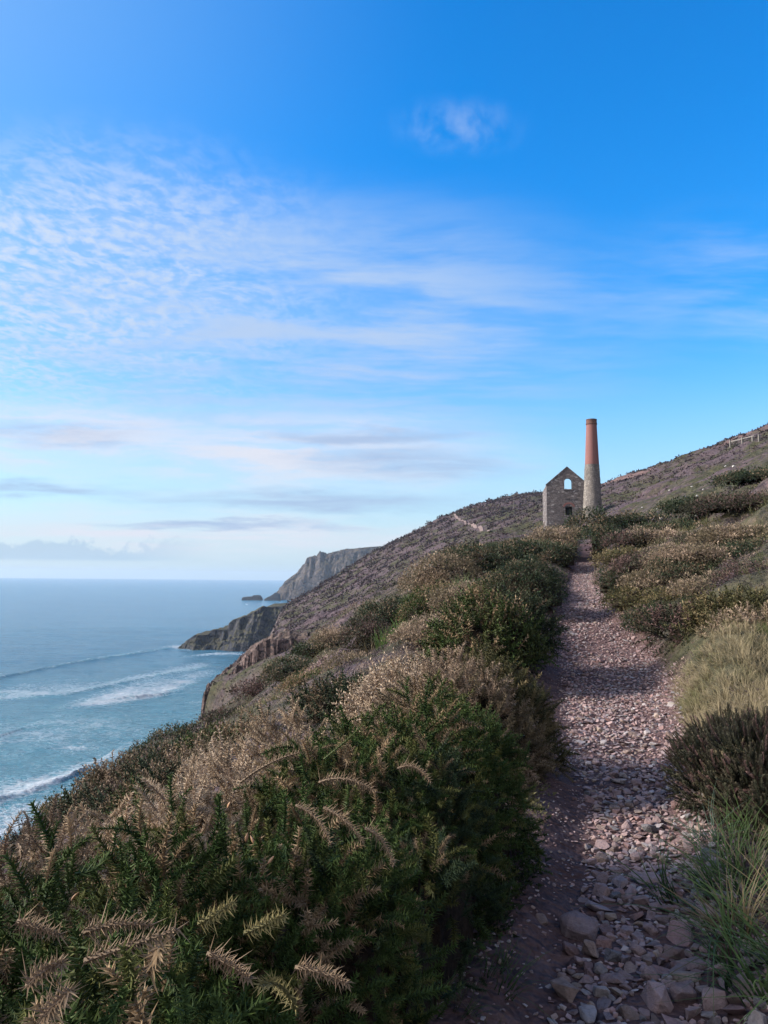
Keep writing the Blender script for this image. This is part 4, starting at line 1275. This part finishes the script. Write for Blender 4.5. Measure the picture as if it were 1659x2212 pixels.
def grass_colour(x, y, r, rng):
    p = patchy(x, y, r, 411)
    q = patchy(x, y, r, 412, .5)
    f = rng.uniform(-.2, .2, len(x))
    n = len(x)
    c = mixc(np.tile(A3(.20, .195, .085), (n, 1)), A3(.38, .31, .185), sstep(p + f, -.05, .35))
    c = mixc(c, A3(.11, .135, .048), sstep(q + f, .10, .40))
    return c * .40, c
def pick_grass(x, y, r):
    rt = right(x, y)
    d = off_path(x, y)
    a = np.where(rt, sstep(patchy(x, y, r, 413) + .5 * (r < 16), -.35, .1) * (1 - .88 * sstep(r + 2.5 * patchy(x, y, r, 415), 9.2, 12.0)), sstep(patchy(x, y, r, 414), .12, .35) * .25)
    return np.clip(a, 0, 1) * (r > 2.4)
cover('grass', 'long pale grass flattened by the wind on the right bank', 32000, 5.6, 30, 503, pick_grass, TUFT, lambda r, g: np.maximum(.16, .0135 * r) * g.uniform(.7, 1.35, len(r)), grass_colour, GRASS, 0.0, (-.55, -.25))

# ------------------------------------------------------------------ stones of the path
def stone_mesh(kind, seed):
    g = np.random.default_rng(seed)
    ax = {'slab': (1.0, .68, .26), 'block': (.95, .72, .52), 'wedge': (1.0, .6, .42), 'lump': (.9, .8, .58)}[kind]
    n = {'slab': 16, 'block': 15, 'wedge': 12, 'lump': 26}[kind]
    p = g.uniform(-1, 1, (n * 3, 3))
    r = (np.abs(p) ** (5 if kind != 'lump' else 2.6)).sum(1)
    p = p[(r < 1.25) & (r > .35)][:n]
    if kind == 'wedge':
        p[:, 2] *= .45 + .55 * (p[:, 0] + 1) / 2
    bm = bmesh.new()
    vs = [bm.verts.new(q * np.array(ax) * .5) for q in p]
    h = bmesh.ops.convex_hull(bm, input=vs)
    bmesh.ops.delete(bm, geom=list({e for e in list(h['geom_interior']) + list(h['geom_unused']) if isinstance(e, bmesh.types.BMVert)}), context='VERTS')
    bmesh.ops.dissolve_limit(bm, angle_limit=R(14), verts=bm.verts, edges=bm.edges)
    bmesh.ops.bevel(bm, geom=list(bm.edges), offset=.030 if kind != 'lump' else .06, segments=1, affect='EDGES', clamp_overlap=True)
    bmesh.ops.triangulate(bm, faces=bm.faces)
    bmesh.ops.subdivide_edges(bm, edges=[e for e in bm.edges if e.calc_length() > .22], cuts=1)
    bmesh.ops.triangulate(bm, faces=bm.faces)
    for v in bm.verts:
        q = v.co * 5
        v.co *= 1 + .05 * float(vnoise(np.array([q.x]), np.array([q.y]), np.array([q.z]), seed)[0])
    bm.verts.ensure_lookup_table()
    V = np.array([v.co for v in bm.verts])
    Fc = np.array([[v.index for v in f.verts] for f in bm.faces])
    bm.free()
    return V, Fc
KINDS_ = ['slab', 'slab', 'block', 'wedge', 'slab', 'block', 'lump', 'wedge', 'slab', 'block', 'lump', 'slab']
STONES = [stone_mesh(k, 700 + i * 7) for i, k in enumerate(KINDS_)]
def stone_mat(name, by_object):
    m, t = mat(name)
    co = t.new('ShaderNodeTexCoord').outputs['Object']
    if by_object:
        oi = t.new('ShaderNodeObjectInfo')
        c = oi.outputs['Color']
        P = t.vmath('ADD', t.vmath('MULTIPLY', co, (1, 1, 1)), t.vmath('SCALE', oi.outputs['Location'], 7.0))
        sc = 1.0
    else:
        c = t.new('ShaderNodeAttribute', attribute_name='Col').outputs['Color']
        P, sc = co, 9.0
    n = t.noise(P, 3.2 * sc, 6, .65)
    c2 = t.mix(1.0, c, t.ramp(n, [(.25, (.62, .56, .56)), (.5, (1, 1, 1)), (.75, (1.30, 1.22, 1.20))]), 'MULTIPLY')
    vein = t.step(t.math('ABSOLUTE', t.math('SUBTRACT', t.noise(t.vmath('MULTIPLY', P, (1, 1, 2.6)), 1.5 * sc, 3, .6), .5)), .025, .0)
    c2 = t.mix(t.math('MULTIPLY', vein, .22), c2, (.36, .31, .30))
    h = t.math('ADD', n, t.math('MULTIPLY', t.noise(P, 16 * sc, 4, .7), .4))
    finish(t, bsdf(t, c2, .85, .25, bump(t, h, .7, .05 if by_object else .006)))
    return m
ST_OBJ, ST_ALL = stone_mat('path_stone', True), stone_mat('path_gravel', False)
def stone_me(i):
    V, Fc = STONES[i]
    o = mesh_obj('stone', V, Fc, ST_OBJ)
    me = o.data
    bpy.data.objects.remove(o)
    return me
ST_ME = [stone_me(i) for i in range(len(STONES))]
TINTS = [('pink', A3(.31, .222, .212)), ('reddish', A3(.26, .165, .155)), ('pale grey', A3(.32, .285, .28)), ('purple grey', A3(.245, .195, .20)), ('brownish', A3(.25, .185, .16)), ('sandy', A3(.32, .25, .205)), ('dark grey', A3(.15, .145, .155))]
TP = np.array([.36, .18, .12, .15, .11, .04, .04])
def lay_stones():
    rng = np.random.default_rng(77)
    ys, ts, ss = [], [], []
    cell = {}
    out = []
    def try_add(y, t, s, pack):
        x = float(path_x(y) + t * path_w(y))
        q = .30
        kx, ky = int(x / q), int(y / q)
        for a in (-1, 0, 1):
            for b in (-1, 0, 1):
                for (xx, yy, rr) in cell.get((kx + a, ky + b), ()):
                    if (xx - x) ** 2 + (yy - y) ** 2 < ((rr + s) * .5 * pack) ** 2:
                        return
        cell.setdefault((kx, ky), []).append((x, y, s))
        out.append((x, y, s, t))
    def band(n, y0, y1, smin, smax, pack, wide=False):
        for _ in range(n):
            y = y0 * (y1 / y0) ** rng.uniform()
            t = rng.uniform(-1.9 if wide else -.75, 1.3)
            lo = np.interp(y, [2, 5, 8, 12, 18], [-.30, -.42, -.58, -.75, -.9])
            p = sstep(t, lo - .25, lo + .15) * (1 - sstep(t, .95, 1.25)) + (.34 if wide else 0)
            p *= .50 + .50 * float(sstep(vnoise(np.array([y * 1.7]), np.array([t * 1.6]), seed=12)[0], -.5, .2)) if y > 4 else 1
            if rng.uniform() > p:
                continue
            s = smin * (smax / smin) ** rng.uniform()
            try_add(y, t, s * (1 if t > lo else .7), pack)
    band(240, 1.9, 4.4, .10, .15, .66)
    band(620, 1.9, 9, .08, .12, .66)
    band(3600, 1.9, 5, .05, .09, .62)
    band(7000, 1.9, 5, .028, .05, .60)
    band(7000, 4, 12, .032, .075, .64)
    band(350, 9, 33, .08, .13, .75)
    band(11000, 9, 34, .035, .075, .66)
    band(12000, 1.9, 12, .020, .045, .64, True)
    band(4500, 12, 34, .03, .05, .66, True)
    return np.array(out), rng
def stone_rot(n, rng, tilt=.22):
    return frames(np.stack([rng.normal(0, tilt, n), rng.normal(0, tilt, n), np.ones(n)], 1), rng)

HEROES = [  # u, v, width m, template, tint, label
    (1250, 2020, .30, 6, 'dirt', 'biggest smooth boulder bedded in the dirt on the left of the near path'),
    (1305, 2045, .13, 2, 'reddish', 'red stone leaning on the right end of the big smooth boulder'),
    (1300, 1965, .22, 0, 'purple grey', 'long grey stone lying just above the big smooth boulder'),
    (1170, 1990, .12, 9, 'brownish', 'brown stone at the left end of the big smooth boulder'),
    (1395, 1905, .24, 4, 'pink', 'flat pink slab across the left edge of the dense stones'),
    (1470, 2030, .24, 9, 'reddish', 'split red block among the dense stones right of the big boulder'),
    (1225, 2150, .17, 5, 'brownish', 'rough brown block standing alone in the dirt at the bottom of the path'),
    (1420, 2170, .22, 2, 'pink', 'large chunky pink stone at the bottom of the path'),
    (1560, 2100, .22, 3, 'pink', 'large pointed pink stone near the bottom right of the path'),
    (1335, 1690, .20, 7, 'pale grey', 'pale wedge of rock halfway down the stony path'),
    (1300, 1830, .20, 1, 'pink', 'broad flat stone bridging dirt and stones above the boulder'),
    (1420, 1610, .22, 0, 'pale grey', 'whitish slab in the middle of the path above the dark heather'),
    (1275, 1560, .20, 8, 'purple grey', 'long flat stone at the left edge of the middle path'),
]
def place_stone(me_i, p, s, rot, tint, label, group, sink=.22):
    o = bpy.data.objects.new('stone', ST_ME[me_i])
    COL.objects.link(o)
    hgt = {'slab': .26, 'block': .52, 'wedge': .42, 'lump': .58}[KINDS_[me_i]]
    M = Matrix(rot.tolist()).to_4x4()
    o.matrix_world = Matrix.Translation((p[0], p[1], p[2] + s * hgt * (.5 - sink))) @ M @ Matrix.Scale(s, 4)
    o.color = (*tint, 1)
    tag(o, label, 'stone', group)
    return o
def make_stones():
    S, rng = lay_stones()
    n = len(S)
    w = rng.integers(0, len(STONES), n)
    ti = rng.choice(len(TINTS), n, p=TP)
    tint = np.array([c for _, c in TINTS])[ti] * rng.uniform(.68, 1.08, (n, 1))
    rot = stone_rot(n, rng)
    z = ground_h(S[:, 0], S[:, 1])
    H = np.array([{'slab': .26, 'block': .52, 'wedge': .42, 'lump': .58}[KINDS_[i]] for i in w])
    # heroes
    grp = 'loose stones on the footpath'
    hp = []
    tn = dict(TINTS, dirt=A3(.20, .15, .15))
    for (u, v, s, mi, tc, lab) in HEROES:
        p = raycast(u, v)
        hp.append((p[0], p[1], s))
        place_stone(mi, p, s * .78, stone_rot(1, rng, .1)[0], tn[tc] * rng.uniform(.85, 1.1), lab, grp, .25)
    ok = np.ones(n, bool)
    for (x, y, s) in hp:
        ok &= np.hypot(S[:, 0] - x, S[:, 1] - y) > s * .42
    S, w, ti, tint, rot, z, H = S[ok], w[ok], ti[ok], tint[ok], rot[ok], z[ok], H[ok]
    big = S[:, 2] / np.hypot(S[:, 0], S[:, 1])
    big[(np.abs(to_px(np.stack([S[:, 0], S[:, 1], z], 1))[0] - 829) > 860) | (to_px(np.stack([S[:, 0], S[:, 1], z], 1))[1] > 2240)] = 0
    order = np.argsort(-big)
    ind = order[:300 - len(HEROES)]
    shape = {'slab': 'flat', 'block': 'blocky', 'wedge': 'pointed', 'lump': 'rounded'}
    U, Vv = to_px(np.stack([S[:, 0], S[:, 1], z], 1))
    for i in ind:
        s = S[i, 2]
        size = 'large' if s > .15 else 'hand sized' if s > .115 else 'palm sized' if s > .085 else 'small'
        t = S[i, 3]
        v = Vv[i]
        along = ('at the bottom of the path' if v > 2120 else 'below the big boulder' if v > 2040 else 'level with the big boulder' if v > 1975 else
                 'just above the big boulder' if v > 1900 else 'level with the drooping grass tuft' if v > 1800 else 'beside the dark heather bush' if v > 1650 else 'uphill of the dark heather bush')
        side = 'on the dirt side' if t < -.3 else 'left of the middle' if t < .15 else 'right of the middle' if t < .65 else 'along the grass side'
        lab = f"{size} {shape[KINDS_[w[i]]]} {TINTS[ti[i]][0]} stone {side} {along}"
        place_stone(int(w[i]), (S[i, 0], S[i, 1], z[i]), s, rot[i], tint[i], lab, grp)
    rest = np.ones(len(S), bool)
    rest[ind] = False
    bag = Bag()
    for k in range(len(STONES)):
        q = np.nonzero(rest & (w == k))[0]
        V, Fc = STONES[k]
        pos = np.stack([S[q, 0], S[q, 1], z[q] + S[q, 2] * H[q] * .28], 1)
        bag.add(*spread((V, Fc, np.zeros(len(V))), pos, rot[q], S[q, 2], tint[q], tint[q], rng, .05))
    tag(bag.build('path_stones', ST_ALL), 'smaller stones and grit paving the footpath', kind='stuff')
make_stones()

# red scree on the slopes
def scree(u, v, ru, rv, n, s0, s1, label, seed, name='scree'):
    rng = np.random.default_rng(seed)
    P, sz = [], []
    for i in range(n):
        a, q = rng.uniform(0, 6.28), math.sqrt(rng.uniform())
        P.append((u + ru * q * math.cos(a) + (-.9 * rv * q * math.sin(a)), v + rv * q * math.sin(a)))
    c = raycast(u, v)
    W = np.array([at(a, b, c[1]) for a, b in P])
    # slide the points on to the slope
    W[:, 1] = c[1] + (np.array([b for _, b in P]) - v) * -.02 * c[1] / 10 + rng.normal(0, .03 * c[1], n)
    W[:, 2] = ground_h(W[:, 0], W[:, 1])
    sz = rng.uniform(s0, s1, n)
    w = rng.integers(0, len(STONES), n)
    tint = np.array([A3(.20, .12, .11), A3(.165, .105, .10), A3(.22, .16, .15), A3(.14, .09, .085)])[rng.integers(0, 4, n)]
    rot = stone_rot(n, rng, .35)
    bag = Bag()
    for k in range(len(STONES)):
        q = w == k
        if q.any():
            V, Fc = STONES[k]
            bag.add(*spread((V, Fc, np.zeros(len(V))), W[q] + np.array([0, 0, .0]) + np.array([0, 0, 1.0]) * (sz[q] * .1)[:, None], rot[q], sz[q], tint[q], tint[q], rng, .1))
    tag(bag.build(name, ST_ALL), label, kind='stuff')
scree(665, 1462, 20, 34, 300, .06, .20, 'patch of loose red stones on the seaward slope', 801)
scree(1085, 1250, 22, 16, 160, .07, .2, 'small patch of red stones between bushes on the bank', 802)
scree(430, 1625, 12, 26, 50, .06, .15, 'thin streak of red stones near the slope edge', 803)

# white stones on the right hillside, every one its own
for i, (u, v, w_, lab) in enumerate([
        (1585, 1020, 9, 'white stone highest among the pale stones on the hillside'), (1567, 1018, 7, 'white stone just left of the highest pale stone'), (1511, 1034, 6, 'white stone alone on the left above the dark bush'),
        (1561, 1042, 7, 'white stone in the middle of the upper cluster'), (1553, 1048, 6, 'small white stone below the middle of the upper cluster'), (1495, 1062, 7, 'white stone on the left edge of the dark bush'),
        (1519, 1068, 7, 'white stone in the centre of the dark hillside bush'), (1505, 1085, 8, 'roundish white stone below the centre of the dark bush'), (1480, 1085, 5, 'tiny white stone left of the roundish one'),
        (1446, 1070, 6, 'white stone farthest left halfway down the hillside'), (1597, 1090, 9, 'white stone on the purple heather right of the dark bush'), (1429, 1135, 9, 'larger white stone low on the left of the hillside'),
        (1420, 1112, 6, 'small white stone above the larger low one'), (1504, 1129, 9, 'flat white stone lying below all the others'), (1387, 1107, 6, 'white stone nearest the red scree bank')]):
    p = raycast(u, v, 14)
    s = max(.16, w_ * 1024 / 2212 * p[1] / F)
    o = place_stone([2, 9, 3, 5][i % 4], (p[0], p[1], p[2] + .12 + .004 * p[1]), s, stone_rot(1, RNG, .3)[0], A3(.50, .48, .45), lab, 'white stones on the hillside', 0)
    o.name = 'white_stone'

# ------------------------------------------------------------------ grass tufts one can count
GREEN_B, GREEN_T = A3(.022, .044, .016), A3(.085, .130, .042)
def tuft(u, v, s, label, n=3, y=None, base=GREEN_B, tip=GREEN_T, T=TUFT_HI, lean=(0, 0), seed=0, rad=.10):
    rng = np.random.default_rng(900 + seed)
    p = raycast(u, v) if y is None else at(u, v, y)
    if y is not None:
        p[2] = ground_h(np.array([p[0]]), np.array([p[1]]))[0]
    P = p + np.stack([rng.normal(0, rad, n), rng.normal(0, rad, n), np.zeros(n)], 1)
    P[:, 2] = ground_h(P[:, 0], P[:, 1]) - .02
    rot = frames(np.stack([rng.normal(lean[0], .15, n), rng.normal(lean[1], .15, n), np.ones(n)], 1), rng)
    bag = Bag()
    for i in range(n):
        dry = rng.uniform(size=1) < .25
        b = (base if not dry else A3(.08, .06, .035))[None]
        t_ = (tip if not dry else A3(.20, .16, .09))[None]
        bag.add(*spread(T[i % len(T)], P[i:i + 1], rot[i:i + 1], np.array([s * rng.uniform(.7, 1.15)]), b, t_, rng))
    o = bag.build('grass_tuft', GRASS, None, p)
    o.location = p
    tag(o, label, 'grass tuft', 'grass tufts')
tuft(1640, 2010, .40, 'lush green grass tuft overhanging the near path on the right', 9, lean=(-.5, -.1), seed=1, rad=.13)
tuft(1600, 1900, .36, 'green grass tuft drooping on to the path below the dark heather', 8, lean=(-.6, 0), seed=2, rad=.12)
tuft(1660, 1850, .30, 'tall grass tuft with pale arching blades against the dark heather', 7, lean=(-.3, -.3), seed=3, rad=.13)
tuft(1540, 1815, .24, 'blue green blades lying over the path edge', 3, base=A3(.03, .055, .04), tip=A3(.09, .14, .10), lean=(-.9, -.1), seed=4, rad=.05)
tuft(1720, 2120, .42, 'grass tuft cut off by the right edge at the bottom', 8, lean=(-.4, 0), seed=5, rad=.14)
tuft(1000, 2080, .22, 'dark green blades at the foot of the gorse bank', 6, seed=6, rad=.12, lean=(.3, -.1))
tuft(1010, 1935, .20, 'grey green wispy tuft under the overhanging gorse', 5, seed=7, rad=.10, lean=(.5, 0))
tuft(940, 2170, .20, 'dark grass tuft at the bottom beside the gorse', 5, seed=8, rad=.10, lean=(.3, 0))
tuft(845, 1385, .75, 'bright green grass patch on the seaward slope', 12, T=TUFT, base=A3(.05, .09, .025), tip=A3(.20, .30, .085), seed=9, rad=.26)
tuft(905, 1290, .9, 'pale green grass patch higher on the seaward slope', 12, T=TUFT, base=A3(.06, .08, .03), tip=A3(.24, .28, .13), seed=10, rad=.28)
tuft(985, 1280, .8, 'pale green grass streak close under the bank bushes', 9, T=TUFT, base=A3(.06, .08, .03), tip=A3(.24, .28, .13), seed=11, rad=.26)
tuft(885, 1275, 1.3, 'tuft of tall pale dead stems above the green grass patches', 3, T=TUFT, base=A3(.12, .11, .07), tip=A3(.42, .40, .30), seed=12, rad=.25)

# ------------------------------------------------------------------ single shoots and pods that stand out of the near gorse
def arc_shoot(name, pts, y, nsp, sl, sw, base, tip, parent_pool, seed):
    g = np.random.default_rng(seed)
    Q = np.array([at(u, v, yy) for (u, v), yy in zip(pts, y)])
    def cen(t):
        return (1 - t) ** 2 * Q[0] + 2 * t * (1 - t) * Q[1] + t * t * Q[2]
    V, Fc, T = [], [], []
    for i in range(9):
        t = i / 8
        tz = norm((cen(min(t + .02, 1.0)) - cen(max(t - .02, 0)))[None])[0]
        fr = frames(tz[None], np.random.default_rng(1))[0]
        for k in range(5):
            a = k * 1.2566
            V.append(cen(t) + fr @ np.array([math.cos(a), math.sin(a), 0]) * .0042 * (1 - .7 * t)); T.append(.2)
    for i in range(8):
        for k in range(5):
            a, b = i * 5 + k, i * 5 + (k + 1) % 5
            Fc += [(a, b, b + 5), (a, b + 5, a + 5)]
    for i in range(nsp):
        t = (i + g.uniform()) / nsp
        tz = norm((cen(min(t + .02, 1.0)) - cen(max(t - .02, 0)))[None])[0]
        fr = frames(tz[None], np.random.default_rng(1))[0]
        a = i * 2.4
        long_ = g.uniform() < .16
        d = norm((fr @ np.array([math.cos(a), math.sin(a), 0]) + tz * g.uniform(.3, 1.0))[None])[0]
        l = sl * g.uniform(.5, 1.0) * (1.7 if long_ else 1) * (1 - .45 * t)
        s = norm(np.cross(d, tz)[None])[0]; q = np.cross(s, d)
        b = len(V); p = cen(t)
        V += [p + s * sw, p - s * sw * .6 + q * sw * .8, p - s * sw * .6 - q * sw * .8, p + d * l]
        T += [.3, .3, .3, 1.0]
        Fc += [(b, b + 1, b + 3), (b + 1, b + 2, b + 3), (b + 2, b, b + 3)]
    V = np.array(V); T = np.array(T)[:, None]
    C = (base * (1 - T) + tip * T) * g.uniform(.8, 1.2, (len(V), 1))
    b = min(BUSHES, key=lambda b: np.linalg.norm((Q[0] - b.c) / np.array([b.rx, b.ry, b.h])))
    par = next(o for o in bpy.data.objects if o.get('label') == b.label)
    mesh_obj(name, V - b.c, np.array(Fc), LEAF, par, col=C)
BR, BT = A3(.13, .09, .06), A3(.37, .265, .175)
GRB, GRT = A3(.03, .05, .016), A3(.17, .19, .055)
for i, (pts, y, k) in enumerate([
        ([(185, 2075), (270, 2045), (385, 2008)], (1.00, .98, .96), 0), ([(170, 2020), (240, 1985), (330, 2000)], (1.05, 1.04, 1.02), 0),
        ([(430, 1995), (470, 1975), (505, 1950)], (1.30, 1.28, 1.25), 1), ([(530, 2015), (580, 1995), (615, 1978)], (1.25, 1.22, 1.2), 1),
        ([(360, 2000), (358, 1950), (362, 1905)], (1.35, 1.34, 1.33), 2), ([(450, 2060), (500, 2080), (540, 2115)], (1.15, 1.12, 1.08), 0),
        ([(640, 2090), (700, 2095), (752, 2125)], (1.2, 1.17, 1.13), 0), ([(690, 1690), (750, 1665), (812, 1712)], (2.0, 1.95, 1.9), 0),
        ([(640, 1740), (690, 1755), (715, 1825)], (1.95, 1.9, 1.85), 0), ([(700, 1745), (750, 1765), (785, 1820)], (2.0, 1.95, 1.9), 0),
        ([(790, 1790), (830, 1800), (850, 1870)], (2.0, 1.95, 1.9), 0), ([(40, 1990), (70, 2000), (130, 2020)], (1.2, 1.18, 1.15), 0),
        ([(60, 2130), (90, 2090), (135, 2080)], (.95, .93, .92), 0), ([(90, 2200), (120, 2170), (150, 2140)], (.9, .88, .86), 0),
        ([(640, 2180), (600, 2100), (560, 2130)], (1.2, 1.17, 1.1), 1), ([(520, 1690), (580, 1640), (650, 1625)], (2.3, 2.25, 2.2), 0),
        ([(700, 1640), (750, 1600), (790, 1560)], (2.8, 2.75, 2.7), 2), ([(860, 1660), (900, 1640), (930, 1690)], (2.5, 2.45, 2.4), 0)]):
    pal = [(BR, BT), (A3(.09, .085, .035), A3(.36, .30, .14)), (GRB, GRT)][k]
    arc_shoot('dry_shoot' if k < 2 else 'green_shoot', pts, y, 130, .028 if k != 2 else .02, .0014, pal[0], pal[1], None, 950 + i)
PODM, _t = mat('seed_pod_husk')
_P = _t.new('ShaderNodeTexCoord').outputs['Object']
finish(_t, bsdf(_t, _t.ramp(_t.noise(_P, 60, 3, .6), [(.3, (.26, .13, .07)), (.7, (.50, .30, .17))]), .6, .3))
def pods():
    rng = np.random.default_rng(990)
    V, Fq = lathe([(.0004, 0), (.0030, .003), (.0042, .008), (.0034, .013), (.0012, .018), (.0003, .0195)], 10)
    V = V * np.array([1, .6, 1])
    me = mesh_obj('seed_pod', V, Fq, PODM, smooth=True)
    data = me.data
    bpy.data.objects.remove(me)
    for (cx, cy) in [(945, 370), (790, 525), (780, 595), (835, 597), (400, 615), (1105, 355), (455, 405), (495, 425), (200, 645), (310, 605), (915, 455), (1165, 445), (1070, 350), (555, 560), (990, 200), (700, 640), (1020, 650), (540, 390)]:
        u, v = cx * .496, 1645.8 + cy * .496
        b = min([b for b in BUSHES if b.y < 2.4], key=lambda b: math.hypot(*(np.array(to_px(b.c + np.array([0, 0, b.h * .6]))) - (u, v))))
        # on the near face of its bush
        d0 = at(u, v, 1.0) - EYE_A
        ys = np.linspace(.6, 4, 400)
        P = EYE_A + d0 * ys[:, None]
        q = (((P - b.c) / np.array([b.rx * 1.04, b.ry * 1.04, b.h * 1.04])) ** 2).sum(1)
        k = np.nonzero(q < 1)[0]
        p = P[k[0]] if len(k) else P[np.argmin(q)]
        par = next(o for o in bpy.data.objects if o.get('label') == b.label)
        o = bpy.data.objects.new('seed_pod', data)
        COL.objects.link(o)
        o.parent = par
        o.location = p - b.c
        o.rotation_euler = (rng.uniform(-.9, .9), rng.uniform(-.9, .9), rng.uniform(0, 6.28))
        o.scale = (1.0,) * 3 if p[1] < 1.4 else (1.25,) * 3
pods()

# ------------------------------------------------------------------ small far things: marker post, broken fence, skyline rocks
POSTM, _t = mat('weathered_post')
_P = _t.new('ShaderNodeTexCoord').outputs['Object']
finish(_t, bsdf(_t, _t.ramp(_t.noise(_P, 3, 4, .6), [(.3, (.15, .135, .12)), (.7, (.22, .20, .18))]), .8, .2))
def post_bm(x0, x1, y0, y1, z0, z1, tip=.0):
    bm = bmesh.new()
    bmesh.ops.create_cube(bm, size=1)
    for v in bm.verts:
        v.co = Vector((x0 if v.co.x < 0 else x1, y0 if v.co.y < 0 else y1, z0 if v.co.z < 0 else z1))
    bmesh.ops.bevel(bm, geom=list(bm.edges), offset=.02, segments=1, affect='EDGES')
    return bm
p = raycast(1110, 1098, 60)
h_ = 17 * 1024 / 2212 * p[1] / F
bm = post_bm(-.16, .16, -.16, .16, -.5, h_)
bmesh.ops.translate(bm, verts=[v for v in bm.verts if v.co.z > h_ * .9], vec=(.1, 0, 0))
o = bm_obj('marker_post', bm, POSTM)
o.location = p
tag(o, 'thin pale post standing on the dark far hillside left of the ruin', 'post')
p0, p1 = raycast(1578, 966, 60), raycast(1640, 952, 60)
rt = empty('broken_fence', p0, 'short broken pale fence below the notch in the right skyline', 'fence')
dv = Vector(p1 - p0)
k = p0[1] / F * 1024 / 2212
for f in (0, .45, .8, 1.0):
    q = dv * f
    q.z = float(ground_h(np.array([p0[0] + q.x]), np.array([p0[1] + q.y]))[0]) - p0[2]
    b_ = bm_obj('fence_post', post_bm(-.16, .16, -.15, .15, -.4, (16 if f == 0 else 12) * k), POSTM, rt)
    b_.location = q
    if f < 1:
        pass
qa = [dv * 0, dv * 1.0]
rail = bm_obj('fence_rail', post_bm(0, dv.length * .82, -.05, .05, -.09, .09), POSTM, rt)
rail.location = (0, -.23, 12 * k)
rail.rotation_euler = (0, -math.asin(dv.normalized().z), math.atan2(dv.y, dv.x))
for i, (u, v, s, mi, lab) in enumerate([(1588, 946, 1.9, 3, 'dark pointed rock on the skyline beside the notch'), (1600, 950, 1.2, 2, 'low dark rock in the skyline notch')]):
    p = raycast(u, v + 3, 60)
    o = place_stone(mi, p, s, stone_rot(1, RNG, .2)[0], A3(.10, .085, .08), lab, None, .1)
    o.name = 'skyline_rock'; o['category'] = 'rock'

# ------------------------------------------------------------------ sea air
def make_haze():
    bm = bmesh.new()
    bmesh.ops.create_cube(bm, size=1.0)
    me = bpy.data.meshes.new('haze')
    bm.to_mesh(me); bm.free()
    m, t = mat('sea_haze')
    v = t.new('ShaderNodeVolumePrincipled', ins={'Color': (.62, .80, 1.0, 1), 'Density': HAZE, 'Anisotropy': .1})
    t.new('ShaderNodeOutputMaterial', ins={'Volume': v.outputs[0]})
    me.materials.append(m)
    o = bpy.data.objects.new('haze', me)
    COL.objects.link(o)
    o.scale = (27400, 27400, 90 + 66)
    o.location = (0, 0, (90 - 66) / 2)
    o['kind'] = 'stuff'
HAZE = 7e-5
make_haze()
